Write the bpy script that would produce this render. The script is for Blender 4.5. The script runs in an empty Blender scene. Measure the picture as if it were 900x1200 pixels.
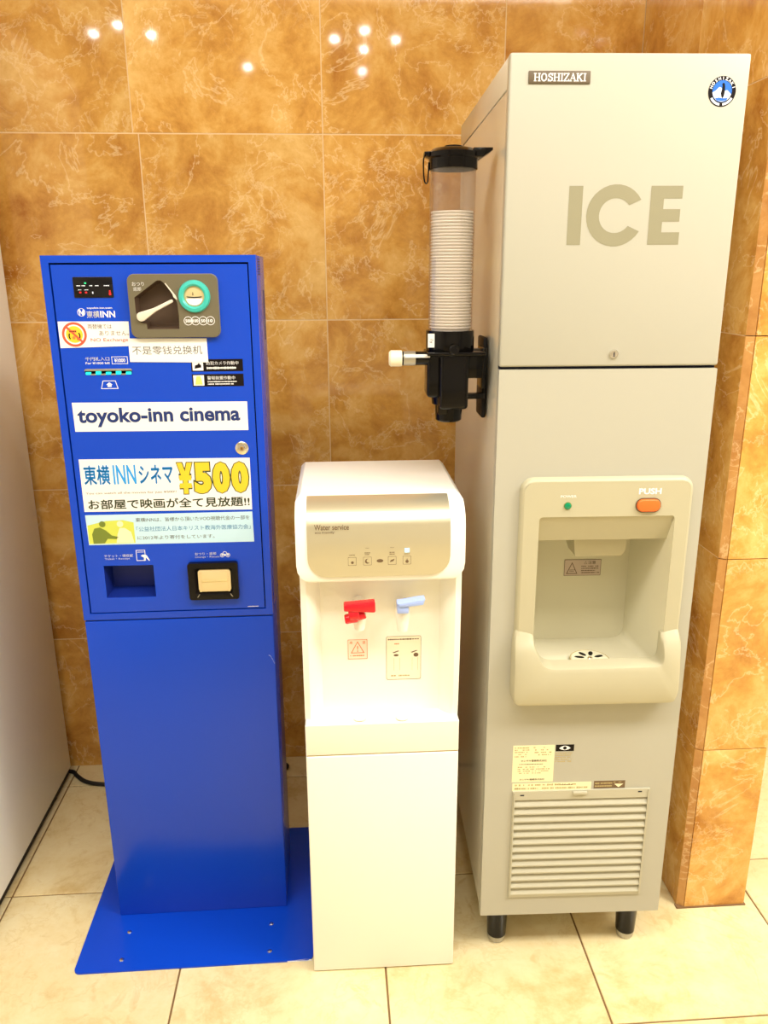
import bpy, bmesh, math, random
from mathutils import Vector, Matrix
PI = math.pi
random.seed(7)
S = bpy.context.scene
COL = S.collection

# ------------------------------------------------------------------ camera
F_PX = 932.76
cam = bpy.data.cameras.new('camera')
cam.sensor_fit = 'VERTICAL'; cam.sensor_height = 36.0; cam.lens = F_PX * 36.0 / 1200.0
cam.clip_start = 0.02
co = bpy.data.objects.new('camera', cam); COL.objects.link(co)
def cam_axes(pitch, roll, yaw):
    f = Vector((math.sin(yaw), math.cos(yaw), 0)); r = Vector((math.cos(yaw), -math.sin(yaw), 0)); u = Vector((0, 0, 1))
    f2 = f * math.cos(pitch) - u * math.sin(pitch); u2 = u * math.cos(pitch) + f * math.sin(pitch)
    return r * math.cos(roll) + u2 * math.sin(roll), u2 * math.cos(roll) - r * math.sin(roll), f2
r_, u_, f_ = cam_axes(0.290216, -0.004876, 0.063362)
co.matrix_world = Matrix(((r_.x, u_.x, -f_.x, -0.07865), (r_.y, u_.y, -f_.y, -1.97099), (r_.z, u_.z, -f_.z, 1.30682), (0, 0, 0, 1)))
S.camera = co

# ------------------------------------------------------------------ world, lights, exposure
w = bpy.data.worlds.new('world'); S.world = w; w.use_nodes = True
w.node_tree.nodes['Background'].inputs[0].default_value = (1.0, 0.93, 0.8, 1)
w.node_tree.nodes['Background'].inputs[1].default_value = 0.12
S.view_settings.view_transform = 'Standard'; S.view_settings.look = 'None'
S.view_settings.gamma = 1.0; S.view_settings.exposure = 0.1
WARM = (1.0, 0.955, 0.88)
CEIL = 2.43
def area(name, loc, size, power, color=WARM, shape='DISK', size_y=None, rot=(0, 0, 0)):
    l = bpy.data.lights.new(name, 'AREA'); l.shape = shape; l.size = size; l.spread = PI
    if size_y: l.size_y = size_y
    l.energy = power; l.color = color
    o = bpy.data.objects.new(name, l); COL.objects.link(o); o.location = loc; o.rotation_euler = rot
    return o
LAMPS = [(-1.03, -2.26), (-1.18, -2.40), (-0.91, -2.41), (-0.51, -3.01), (-0.03, -2.44), (0.11, -2.29), (0.13, -3.08), (0.27, -2.44), (0.12, -2.62),
         (1.15, -1.15), (1.75, -1.15), (2.4, -1.15), (2.4, -0.5), (1.75, -0.5), (-2.0, -1.6)]  # those over the corridor are added, unseen, to brighten the left appliance
P_SPOT = 0.9
P_PANEL = 44.0
for i, (x, y) in enumerate(LAMPS):
    area('downlight_lamp', (x, y, CEIL - 0.018), 0.03, 5.0 if x > 1 else P_SPOT)
# added, unseen ceiling panels: main light, and one brightening the left appliance
ADDED_PANEL = (0.1, -1.62, 3.0, 0.45)
ADDED_PANEL2 = (1.85, -1.62, 0.9, 0.6)

# ------------------------------------------------------------------ materials
def mat(name, color, rough=0.5, metal=0.0, spec=0.5, coat=0.0, emis=None, estr=0.0, trans=0.0, ior=1.45, alpha=1.0, noise=0.0, nscale=40.0, bump=0.0):
    m = bpy.data.materials.new(name); m.use_nodes = True
    nt = m.node_tree; b = nt.nodes['Principled BSDF']
    c = tuple(color) + (1,) if len(color) == 3 else color
    b.inputs['Base Color'].default_value = c
    b.inputs['Roughness'].default_value = rough
    b.inputs['Metallic'].default_value = metal
    b.inputs['Specular IOR Level'].default_value = spec
    b.inputs['Coat Weight'].default_value = coat
    b.inputs['Coat Roughness'].default_value = 0.08
    b.inputs['IOR'].default_value = ior
    b.inputs['Transmission Weight'].default_value = trans
    b.inputs['Alpha'].default_value = alpha
    if emis:
        b.inputs['Emission Color'].default_value = tuple(emis) + (1,); b.inputs['Emission Strength'].default_value = estr
    if noise or bump:
        tc = nt.nodes.new('ShaderNodeTexCoord'); n = nt.nodes.new('ShaderNodeTexNoise'); n.inputs['Scale'].default_value = nscale
        n.inputs['Detail'].default_value = 4
        nt.links.new(tc.outputs['Object'], n.inputs['Vector'])
        if noise:
            mr = nt.nodes.new('ShaderNodeMapRange'); mr.inputs['To Min'].default_value = max(0.02, rough - noise); mr.inputs['To Max'].default_value = rough + noise
            nt.links.new(n.outputs['Fac'], mr.inputs['Value']); nt.links.new(mr.outputs['Result'], b.inputs['Roughness'])
        if bump:
            bp = nt.nodes.new('ShaderNodeBump'); bp.inputs['Strength'].default_value = bump; bp.inputs['Distance'].default_value = 0.0006
            nt.links.new(n.outputs['Fac'], bp.inputs['Height']); nt.links.new(bp.outputs['Normal'], b.inputs['Normal'])
    return m

def marble(name, stops, vein, vein_amt=0.7, scale=3.0, rough=0.1, vscale=4.0, spots=None, coat=0.0, spec=0.5):
    m = bpy.data.materials.new(name); m.use_nodes = True
    nt = m.node_tree; N = nt.nodes; L = nt.links; b = N['Principled BSDF']
    tc = N.new('ShaderNodeTexCoord'); oi = N.new('ShaderNodeObjectInfo')
    mul = N.new('ShaderNodeMath'); mul.operation = 'MULTIPLY'; mul.inputs[1].default_value = 37.0
    L.new(oi.outputs['Random'], mul.inputs[0])
    add = N.new('ShaderNodeVectorMath'); add.operation = 'ADD'
    L.new(tc.outputs['Object'], add.inputs[0]); L.new(mul.outputs[0], add.inputs[1])
    # clouds
    n1 = N.new('ShaderNodeTexNoise'); n1.inputs['Scale'].default_value = scale; n1.inputs['Detail'].default_value = 9; n1.inputs['Roughness'].default_value = 0.70; n1.inputs['Distortion'].default_value = 0.25
    L.new(add.outputs[0], n1.inputs['Vector'])
    cr = N.new('ShaderNodeValToRGB'); els = cr.color_ramp.elements
    while len(els) < len(stops): els.new(0.5)
    for e, (p, c) in zip(els, stops): e.position = p; e.color = tuple(c) + (1,)
    L.new(n1.outputs['Fac'], cr.inputs['Fac'])
    # veins: thin crests of a warped noise
    def crest(sc, width, seed):
        sh = N.new('ShaderNodeVectorMath'); sh.operation = 'ADD'; sh.inputs[1].default_value = (seed, seed * 0.7, seed * 1.3)
        L.new(add.outputs[0], sh.inputs[0])
        n = N.new('ShaderNodeTexNoise'); n.inputs['Scale'].default_value = sc; n.inputs['Detail'].default_value = 6; n.inputs['Roughness'].default_value = 0.6; n.inputs['Distortion'].default_value = 0.5
        L.new(sh.outputs[0], n.inputs['Vector'])
        s = N.new('ShaderNodeMath'); s.operation = 'SUBTRACT'; s.inputs[1].default_value = 0.5; L.new(n.outputs['Fac'], s.inputs[0])
        a = N.new('ShaderNodeMath'); a.operation = 'ABSOLUTE'; L.new(s.outputs[0], a.inputs[0])
        mr = N.new('ShaderNodeMapRange'); mr.inputs['From Min'].default_value = 0; mr.inputs['From Max'].default_value = width
        mr.inputs['To Min'].default_value = 1; mr.inputs['To Max'].default_value = 0; L.new(a.outputs[0], mr.inputs['Value'])
        p = N.new('ShaderNodeMath'); p.operation = 'POWER'; p.inputs[1].default_value = 2.0; L.new(mr.outputs['Result'], p.inputs[0])
        return p
    v1 = crest(vscale, 0.016, 3.1); v2 = crest(vscale * 2.7, 0.028, 9.4)
    msk = N.new('ShaderNodeTexNoise'); msk.inputs['Scale'].default_value = 5.0; L.new(add.outputs[0], msk.inputs['Vector'])
    mm = N.new('ShaderNodeMapRange'); mm.inputs['From Min'].default_value = 0.45; mm.inputs['From Max'].default_value = 0.65; L.new(msk.outputs['Fac'], mm.inputs['Value'])
    v2m = N.new('ShaderNodeMath'); v2m.operation = 'MULTIPLY'; L.new(v2.outputs[0], v2m.inputs[0]); L.new(mm.outputs['Result'], v2m.inputs[1])
    mx = N.new('ShaderNodeMath'); mx.operation = 'MAXIMUM'; L.new(v1.outputs[0], mx.inputs[0]); L.new(v2m.outputs[0], mx.inputs[1])
    va = N.new('ShaderNodeMath'); va.operation = 'MULTIPLY'; va.inputs[1].default_value = vein_amt; L.new(mx.outputs[0], va.inputs[0])
    mix = N.new('ShaderNodeMix'); mix.data_type = 'RGBA'
    L.new(va.outputs[0], mix.inputs['Factor']); L.new(cr.outputs['Color'], mix.inputs['A']); mix.inputs['B'].default_value = tuple(vein) + (1,)
    out = mix.outputs['Result']
    if spots:
        n3 = N.new('ShaderNodeTexNoise'); n3.inputs['Scale'].default_value = 14; n3.inputs['Detail'].default_value = 7; n3.inputs['Distortion'].default_value = 2.0; L.new(add.outputs[0], n3.inputs['Vector'])
        m3 = N.new('ShaderNodeMapRange'); m3.inputs['From Min'].default_value = 0.60; m3.inputs['From Max'].default_value = 0.72; m3.inputs['To Max'].default_value = 0.55; L.new(n3.outputs['Fac'], m3.inputs['Value'])
        mx3 = N.new('ShaderNodeMix'); mx3.data_type = 'RGBA'; L.new(m3.outputs['Result'], mx3.inputs['Factor']); L.new(out, mx3.inputs['A']); mx3.inputs['B'].default_value = tuple(spots) + (1,)
        out = mx3.outputs['Result']
    hs = N.new('ShaderNodeHueSaturation'); L.new(out, hs.inputs['Color'])
    vr = N.new('ShaderNodeMapRange'); vr.inputs['To Min'].default_value = 0.93; vr.inputs['To Max'].default_value = 1.07; L.new(oi.outputs['Random'], vr.inputs['Value']); L.new(vr.outputs['Result'], hs.inputs['Value'])
    L.new(hs.outputs['Color'], b.inputs['Base Color'])
    b.inputs['Roughness'].default_value = rough; b.inputs['Coat Weight'].default_value = coat; b.inputs['Specular IOR Level'].default_value = spec
    return m

M = {}
M['wall_marble'] = marble('golden_marble', [(0.30, (0.40, 0.145, 0.020)), (0.50, (0.68, 0.355, 0.078)), (0.70, (0.88, 0.58, 0.21))], (0.97, 0.76, 0.44), 0.45, 7.0, 0.05, 6.0)
M['floor_marble'] = marble('cream_marble', [(0.32, (0.60, 0.42, 0.17)), (0.47, (0.78, 0.64, 0.35)), (0.70, (0.86, 0.77, 0.50))], (0.62, 0.44, 0.18), 0.30, 5.0, 0.13, 4.0, spots=(0.62, 0.45, 0.20))
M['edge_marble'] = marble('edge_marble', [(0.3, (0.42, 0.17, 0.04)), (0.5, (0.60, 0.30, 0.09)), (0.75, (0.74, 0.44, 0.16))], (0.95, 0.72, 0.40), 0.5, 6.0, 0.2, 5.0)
M['grout'] = mat('pale_grout', (0.80, 0.58, 0.32), 0.8)
M['floor_grout'] = mat('brown_grout', (0.20, 0.11, 0.04), 0.85, bump=0.3)
M['plaster'] = mat('cream_plaster', (0.88, 0.85, 0.78), 0.8, bump=0.2, nscale=80)
M['ceiling'] = mat('white_ceiling', (0.85, 0.82, 0.74), 0.85, bump=0.2, nscale=60)
M['blue'] = mat('blue_paint', (0.003, 0.058, 0.58), 0.25, spec=0.5)
M['blue_dark'] = mat('blue_recess', (0.004, 0.02, 0.22), 0.5)
M['gap'] = mat('dark_gap', (0.004, 0.005, 0.02), 0.8)
M['black'] = mat('black_plastic', (0.0025, 0.002, 0.0025), 0.14, spec=0.3)
M['black_matte'] = mat('black_matte', (0.006, 0.004, 0.004), 0.55, spec=0.25)
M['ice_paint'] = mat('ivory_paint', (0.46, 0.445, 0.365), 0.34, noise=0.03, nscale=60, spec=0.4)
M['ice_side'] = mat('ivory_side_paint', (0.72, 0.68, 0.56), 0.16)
M['ice_plastic'] = mat('cream_plastic', (0.49, 0.455, 0.31), 0.38)
M['bay_plastic'] = mat('bay_plastic', (0.74, 0.70, 0.52), 0.35)
M['grille'] = mat('grille_plastic', (0.50, 0.475, 0.36), 0.45)
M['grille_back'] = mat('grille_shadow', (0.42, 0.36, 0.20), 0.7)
M['ice_text'] = mat('khaki_print', (0.28, 0.26, 0.165), 0.5)
M['white_plastic'] = mat('white_plastic', (0.95, 0.93, 0.86), 0.30, coat=0.15)
M['white_body'] = mat('white_painted_body', (0.95, 0.93, 0.83), 0.38)
M['silver'] = mat('silver_panel', (0.70, 0.66, 0.50), 0.30, metal=0.75)
M['taupe'] = mat('taupe_plastic', (0.15, 0.13, 0.08), 0.4)
M['taupe_dark'] = mat('taupe_recess', (0.085, 0.05, 0.03), 0.5)
M['lever'] = mat('ivory_lever', (0.78, 0.70, 0.58), 0.35)
M['teal'] = mat('teal_ring', (0.05, 0.50, 0.44), 0.3)
M['coin_metal'] = mat('brass_coin_plate', (0.82, 0.70, 0.38), 0.3, metal=0.5)
M['white_print'] = mat('white_print', (0.88, 0.88, 0.88), 0.5)
M['paper'] = mat('white_paper', (0.90, 0.89, 0.86), 0.45, coat=0.2)
M['paper_blue'] = mat('pale_blue_print', (0.55, 0.78, 0.90), 0.45)
M['sky_print'] = mat('sky_blue_print', (0.02, 0.33, 0.85), 0.5)
M['yellow_print'] = mat('yellow_print', (0.90, 0.58, 0.03), 0.5)
M['green_print'] = mat('dark_green_print', (0.05, 0.07, 0.02), 0.5)
M['navy_print'] = mat('navy_print', (0.01, 0.03, 0.16), 0.5)
M['brown_print'] = mat('brown_print', (0.16, 0.10, 0.05), 0.5)
M['blue_text'] = mat('blue_text', (0.05, 0.22, 0.45), 0.5)
M['orange_print'] = mat('orange_print', (0.85, 0.22, 0.06), 0.5)
M['red_print'] = mat('red_print', (0.75, 0.10, 0.05), 0.5)
M['black_print'] = mat('black_print', (0.008, 0.005, 0.005), 0.45, spec=0.2)
M['grey_print'] = mat('grey_print', (0.12, 0.11, 0.10), 0.5)
M['faint_print'] = mat('faint_brown_print', (0.50, 0.40, 0.18), 0.5)
M['yellow_label'] = mat('yellow_label', (0.88, 0.82, 0.52), 0.5)
M['pink_label'] = mat('pinkish_label', (0.62, 0.50, 0.42), 0.5)
M['green_photo'] = mat('olive_print', (0.17, 0.22, 0.03), 0.5)
M['lime_photo'] = mat('lime_print', (0.62, 0.68, 0.10), 0.5)
M['display'] = mat('display_glass', (0.003, 0.003, 0.005), 0.15)
M['red_led'] = mat('red_led', (0.3, 0.0, 0.0), 0.4, emis=(1, 0.02, 0.02), estr=1.6)
M['green_led'] = mat('green_led', (0.0, 0.3, 0.1), 0.4, emis=(0.05, 1, 0.3), estr=1.0)
M['white_led'] = mat('white_led', (0.5, 0.5, 0.5), 0.4, emis=(1, 1, 1), estr=0.8)
M['teal_led'] = mat('teal_led', (0.0, 0.4, 0.35), 0.4, emis=(0.02, 0.9, 0.72), estr=1.1)
M['blue_led'] = mat('pale_blue_led', (0.3, 0.6, 0.9), 0.4, emis=(0.35, 0.8, 1.0), estr=1.0)
M['power_led'] = mat('green_power_lamp', (0.0, 0.16, 0.06), 0.15, emis=(0.0, 0.5, 0.2), estr=0.25)
M['grey_metal'] = mat('grey_metal', (0.42, 0.40, 0.34), 0.35, metal=0.7)
M['chrome'] = mat('chrome', (0.80, 0.76, 0.68), 0.15, metal=1.0)
M['brass'] = mat('brass', (0.6, 0.35, 0.1), 0.3, metal=0.8)
M['red_tap'] = mat('red_plastic', (0.75, 0.005, 0.02), 0.22, coat=0.3)
M['blue_tap'] = mat('pale_blue_plastic', (0.38, 0.50, 0.92), 0.35)
M['orange_button'] = mat('orange_button', (0.90, 0.17, 0.03), 0.35)
M['bronze_plate'] = mat('bronze_plate', (0.13, 0.095, 0.055), 0.5, metal=0.0)
M['cup'] = mat('white_paper_cup', (0.90, 0.87, 0.80), 0.55)
M['clear'] = mat('clear_plastic', (0.96, 0.93, 0.90), 0.05, trans=1.0, ior=1.15)
def clear_film(name, haze, col):
    m = bpy.data.materials.new(name); m.use_nodes = True; nt = m.node_tree; N = nt.nodes; L = nt.links
    N.remove(N['Principled BSDF']); out = N['Material Output']
    tr = N.new('ShaderNodeBsdfTransparent'); tr.inputs[0].default_value = (0.95, 0.93, 0.92, 1)
    df = N.new('ShaderNodeBsdfDiffuse'); df.inputs[0].default_value = tuple(col) + (1,)
    gl = N.new('ShaderNodeBsdfGlossy'); gl.inputs['Roughness'].default_value = 0.06
    lw = N.new('ShaderNodeLayerWeight'); lw.inputs[0].default_value = 0.12
    fr = N.new('ShaderNodeMath'); fr.operation = 'MULTIPLY_ADD'; fr.inputs[1].default_value = 0.45; fr.inputs[2].default_value = 0.03; L.new(lw.outputs['Facing'], fr.inputs[0])
    m1 = N.new('ShaderNodeMixShader'); m1.inputs[0].default_value = haze; L.new(tr.outputs[0], m1.inputs[1]); L.new(df.outputs[0], m1.inputs[2])
    m2 = N.new('ShaderNodeMixShader'); L.new(fr.outputs[0], m2.inputs[0]); L.new(m1.outputs[0], m2.inputs[1]); L.new(gl.outputs[0], m2.inputs[2])
    L.new(m2.outputs[0], out.inputs['Surface']); return m
M['clear'] = clear_film('clear_plastic', 0.045, (0.70, 0.62, 0.56))
M['clear_amber'] = mat('amber_clear_window', (0.82, 0.66, 0.36), 0.12, metal=0.2)
M['appliance'] = mat('offwhite_appliance_paint', (0.93, 0.91, 0.85), 0.4)
M['rubber'] = mat('black_rubber', (0.01, 0.01, 0.012), 0.5)
M['penguin_blue'] = mat('emblem_blue', (0.03, 0.16, 0.62), 0.3)
M['penguin_white'] = mat('emblem_white', (0.78, 0.83, 0.92), 0.3)
M['lamp'] = mat('lamp_glow', (1, 1, 1), 0.5, emis=WARM, estr=12.0)
M['added_panel_glow'] = mat('added_panel_glow', (1, 1, 1), 0.5, emis=WARM, estr=2.0)
M['cream_cap'] = mat('ivory_cap', (0.88, 0.82, 0.62), 0.4)

# ------------------------------------------------------------------ mesh helpers
def finish(name, bm, m, parent=None, label=None, smooth=True):
    bmesh.ops.recalc_face_normals(bm, faces=bm.faces[:])
    for e in bm.edges:
        if len(e.link_faces) == 2 and e.calc_face_angle(0) > 0.62: e.smooth = False
    for f in bm.faces: f.smooth = smooth
    me = bpy.data.meshes.new(name); bm.to_mesh(me); bm.free()
    me.materials.append(m)
    o = bpy.data.objects.new(name, me); COL.objects.link(o)
    if parent: o.parent = parent
    if label: o['label'] = label
    return o
def thing(name, label, cat, loc=(0, 0, 0), rot=(0, 0, 0), group=None):
    o = bpy.data.objects.new(name, None); COL.objects.link(o); o.location = loc; o.rotation_euler = rot; o.empty_display_size = 0.1
    o['label'] = label; o['category'] = cat
    if group: o['group'] = group
    return o
def add_box(bm, x0, x1, y0, y1, z0, z1, bev=0.0, seg=2):
    r = bmesh.ops.create_cube(bm, size=1.0)
    vs = r['verts']
    for v in vs:
        v.co = Vector((x0 if v.co.x < 0 else x1, y0 if v.co.y < 0 else y1, z0 if v.co.z < 0 else z1))
    if bev > 0:
        es = list({e for v in vs for e in v.link_edges})
        bmesh.ops.bevel(bm, geom=es, offset=bev, segments=seg, profile=0.5, affect='EDGES')
def box(name, m, parent, x0, x1, y0, y1, z0, z1, bev=0.0, seg=2, label=None):
    bm = bmesh.new(); add_box(bm, x0, x1, y0, y1, z0, z1, bev, seg)
    return finish(name, bm, m, parent, label)
def rr(x0, x1, z0, z1, r, n=6):
    """rounded rectangle outline; r a number or (bl, br, tr, tl)"""
    rs = (r,) * 4 if not isinstance(r, tuple) else r
    pts = []
    for (cx, cz, a0, q) in ((x0, z0, PI, rs[0]), (x1, z0, 1.5 * PI, rs[1]), (x1, z1, 0, rs[2]), (x0, z1, 0.5 * PI, rs[3])):
        sx = 1 if cx == x0 else -1; sz = 1 if cz == z0 else -1
        if q <= 0: pts.append((cx, cz)); continue
        for i in range(n + 1):
            a = a0 + 0.5 * PI * i / n
            pts.append((cx + sx * q + q * math.cos(a), cz + sz * q + q * math.sin(a)))
    return pts
def circ(cx, cz, r, n=24, rz=None):
    rz = r if rz is None else rz
    return [(cx + r * math.cos(2 * PI * i / n), cz + rz * math.sin(2 * PI * i / n)) for i in range(n)]
def add_prism(bm, pts, y0, y1, bev=0.0, seg=2, holes=()):
    """outline in the x-z plane, thick from y0 (front) to y1 (back)"""
    loops = [pts] + list(holes)
    if not holes:
        f = bm.faces.new([bm.verts.new((x, y0, z)) for x, z in pts])
        r = bmesh.ops.extrude_face_region(bm, geom=[f])
        bmesh.ops.translate(bm, verts=[v for v in r['geom'] if isinstance(v, bmesh.types.BMVert)], vec=(0, y1 - y0, 0))
        if bev > 0:
            es = [e for e in f.edges]
            bmesh.ops.bevel(bm, geom=es, offset=bev, segments=seg, profile=0.5, affect='EDGES')
        return
    edges = []; vls = []
    for lp in loops:
        vs = [bm.verts.new((x, y0, z)) for x, z in lp]; vls.append(vs)
        for i in range(len(vs)): edges.append(bm.edges.new((vs[i], vs[(i + 1) % len(vs)])))
    g = bmesh.ops.triangle_fill(bm, use_beauty=True, use_dissolve=False, edges=edges)
    ff = [f for f in g['geom'] if isinstance(f, bmesh.types.BMFace)]
    vmap = {}
    for vs in vls:
        for v in vs: vmap[v] = bm.verts.new((v.co.x, y1, v.co.z))
    for f in ff: bm.faces.new([vmap[v] for v in reversed(f.verts)])
    for vs in vls:
        for i in range(len(vs)):
            a, b = vs[i], vs[(i + 1) % len(vs)]
            bm.faces.new((a, b, vmap[b], vmap[a]))
def prism(name, m, parent, pts, y0, y1, bev=0.0, holes=(), label=None, seg=2):
    bm = bmesh.new(); add_prism(bm, pts, y0, y1, bev, seg, holes)
    return finish(name, bm, m, parent, label)
def add_tub(bm, front, back, y0, y1, close=True):
    """recess: wall from the front outline to the back outline and a back face"""
    a = [bm.verts.new((x, y0, z)) for x, z in front]; b = [bm.verts.new((x, y1, z)) for x, z in back]
    n = len(a)
    for i in range(n): bm.faces.new((a[i], a[(i + 1) % n], b[(i + 1) % n], b[i]))
    if close: bm.faces.new(b)
def tub(name, m, parent, front, back, y0, y1, label=None):
    bm = bmesh.new(); add_tub(bm, front, back, y0, y1)
    return finish(name, bm, m, parent, label)
def add_lathe(bm, prof, c=(0, 0, 0), axis='Z', n=32, mtx=None):
    """prof: (radius, height) pairs; axis Z, X, Y"""
    rings = []
    for r, h in prof:
        ring = []
        for i in range(n):
            a = 2 * PI * i / n
            p = Vector((r * math.cos(a), r * math.sin(a), h))
            if axis == 'X': p = Vector((h, p.x, p.y))
            elif axis == 'Y': p = Vector((p.x, h, p.y))
            if mtx: p = mtx @ p
            ring.append(bm.verts.new(p + Vector(c)))
        rings.append(ring)
    for a, b in zip(rings, rings[1:]):
        for i in range(n): bm.faces.new((a[i], a[(i + 1) % n], b[(i + 1) % n], b[i]))
    for ring, r in ((rings[0], prof[0][0]), (rings[-1], prof[-1][0])):
        if r > 1e-6: bm.faces.new(ring)
    return rings
def lathe(name, m, parent, prof, c=(0, 0, 0), axis='Z', n=32, label=None, mtx=None):
    bm = bmesh.new(); add_lathe(bm, prof, c, axis, n, mtx)
    bmesh.ops.remove_doubles(bm, verts=bm.verts[:], dist=1e-6)
    return finish(name, bm, m, parent, label)
def tube(name, m, parent, pts, r, n=10, label=None):
    bm = bmesh.new(); P = [Vector(p) for p in pts]; rings = []
    for i, p in enumerate(P):
        d = (P[min(i + 1, len(P) - 1)] - P[max(i - 1, 0)]).normalized()
        up = Vector((0, 0, 1)) if abs(d.z) < 0.9 else Vector((1, 0, 0))
        s = d.cross(up).normalized(); t = s.cross(d)
        rings.append([bm.verts.new(p + s * r * math.cos(2 * PI * k / n) + t * r * math.sin(2 * PI * k / n)) for k in range(n)])
    for a, b in zip(rings, rings[1:]):
        for i in range(n): bm.faces.new((a[i], a[(i + 1) % n], b[(i + 1) % n], b[i]))
    bm.faces.new(rings[0]); bm.faces.new(rings[-1])
    return finish(name, bm, m, parent, label)
def catmull(P, k=8):
    P = [Vector(p) for p in P]; Q = [P[0]] + P + [P[-1]]; out = []
    for i in range(1, len(Q) - 2):
        for j in range(k):
            t = j / k; a, b, c, d = Q[i - 1], Q[i], Q[i + 1], Q[i + 2]
            out.append(0.5 * ((2 * b) + (c - a) * t + (2 * a - 5 * b + 4 * c - d) * t * t + (3 * b - a - 3 * c + d) * t ** 3))
    out.append(P[-1]); return out

# lettering: built from the built-in font, turned into a thin mesh fitted to a measured box
def text_verts(s, bold=0.0, res=3, shear=0.0):
    c = bpy.data.curves.new('lettering', 'FONT'); c.body = s; c.offset = bold; c.resolution_u = res; c.shear = shear
    o = bpy.data.objects.new('lettering', c); COL.objects.link(o)
    dg = bpy.context.evaluated_depsgraph_get(); dg.update()
    me = bpy.data.meshes.new_from_object(o.evaluated_get(dg))
    vs = [v.co.copy() for v in me.vertices]; fs = [tuple(p.vertices) for p in me.polygons]
    bpy.data.objects.remove(o); bpy.data.curves.remove(c); bpy.data.meshes.remove(me)
    return vs, fs
def text(s, m, parent, x0, x1, z0, z1, y, bold=0.0, name='lettering', th=0.0002, res=3, shear=0.0, rot=0.0, label=None):
    cjk = any(ord(ch) > 0x2E80 for ch in s)
    vs, fs = text_verts(s, 0.0 if cjk else bold, res, shear)
    if cjk and bold > 0.005:
        k = bold * 0.55; n0 = len(vs); base = list(vs); bf = list(fs)
        for q, (dx, dz) in enumerate(((k, 0), (-k, 0), (0, k), (0, -k))):
            vs += [Vector((v.x + dx, v.y + dz, 0)) for v in base]; fs += [tuple(i + n0 * (q + 1) for i in f) for f in bf]
    ax, bx = min(v.x for v in vs), max(v.x for v in vs); az, bz = min(v.y for v in vs), max(v.y for v in vs)
    cx, cz = (x0 + x1) / 2, (z0 + z1) / 2
    bm = bmesh.new(); V = []
    for v in vs:
        x = x0 + (v.x - ax) / (bx - ax) * (x1 - x0); z = z0 + (v.y - az) / (bz - az) * (z1 - z0)
        if rot: x, z = cx + (x - cx) * math.cos(rot) - (z - cz) * math.sin(rot), cz + (x - cx) * math.sin(rot) + (z - cz) * math.cos(rot)
        V.append(bm.verts.new((x, y - th, z)))
    for f in fs:
        try: bm.faces.new([V[i] for i in f])
        except ValueError: pass
    return finish(name, bm, m, parent, label, smooth=False)
def flat(name, m, parent, pts, y, th=0.0004, label=None, holes=()):
    """a thin printed or glued shape in front of the face at depth y"""
    return prism(name, m, parent, pts, y - th, y, holes=holes, label=label)
def quad(x0, x1, z0, z1): return [(x0, z0), (x1, z0), (x1, z1), (x0, z1)]
def dashes(m, parent, x0, x1, z0, z1, rows, y, name='small_print', fill=0.75, wmin=0.0012, wmax=0.004, seed=1, h=0.55):
    """rows of print too small to read: short marks"""
    rnd = random.Random(seed); bm = bmesh.new(); rh = (z1 - z0) / rows
    for r in range(rows):
        zc = z1 - rh * (r + 0.5); x = x0; xe = x1 - rnd.random() * (x1 - x0) * 0.25
        while x < xe:
            wd = rnd.uniform(wmin, wmax)
            if rnd.random() < fill:
                hh = rh * h * rnd.uniform(0.6, 1.0) / 2
                V = [bm.verts.new((a, y - 0.0002, b)) for a, b in quad(x, min(x + wd * 0.8, x1), zc - hh, zc + hh)]; bm.faces.new(V)
            x += wd
    return finish(name, bm, m, parent, smooth=False)
def ring(name, m, parent, cx, cz, ro, ri, y, th=0.0004, n=32): return flat(name, m, parent, circ(cx, cz, ro, n), y, th, holes=[circ(cx, cz, ri, n)])
def outline(name, m, parent, pts, inner, y, th=0.0003): return flat(name, m, parent, pts, y, th, holes=[inner])

# ------------------------------------------------------------------ the setting
def struct(o): o['kind'] = 'structure'; return o
XL, XR, YB, YF = -2.42, 3.23, -5.22, 2.28
FX0, FW, FY0, FH = -0.4043, 0.4032, -0.0914, 0.3949
floor = struct(box('floor', M['floor_grout'], None, XL, XR, YB, YF, -0.06, -0.0025))
G = 0.0016
tile_me = {}
def tile_mesh(key, x0, x1, y0, y1, z0, z1, m, bev=0.0012):
    if key not in tile_me:
        bm = bmesh.new(); add_box(bm, x0, x1, y0, y1, z0, z1, bev, 1)
        for f in bm.faces: f.smooth = False
        me = bpy.data.meshes.new(key); bm.to_mesh(me); bm.free(); me.materials.append(m); tile_me[key] = me
    return tile_me[key]
i0 = math.floor((XL - FX0) / FW); i1 = math.ceil((XR - FX0) / FW); j0 = math.floor((YB - FY0) / FH); j1 = math.ceil((YF - FY0) / FH)
for i in range(i0, i1):
    for j in range(j0, j1):
        ax, bx = max(XL, FX0 + i * FW), min(XR, FX0 + (i + 1) * FW); ay, by = max(YB, FY0 + j * FH), min(YF, FY0 + (j + 1) * FH)
        if bx - ax < 0.02 or by - ay < 0.02: continue
        sx, sy = bx - ax, by - ay
        o = bpy.data.objects.new('floor_tile', tile_mesh('floor_tile_%.3f_%.3f' % (sx, sy), G, sx - G, G, sy - G, -0.01, 0.0, M['floor_marble']))
        COL.objects.link(o); o.parent = floor; o.location = (ax, ay, 0)
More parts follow.
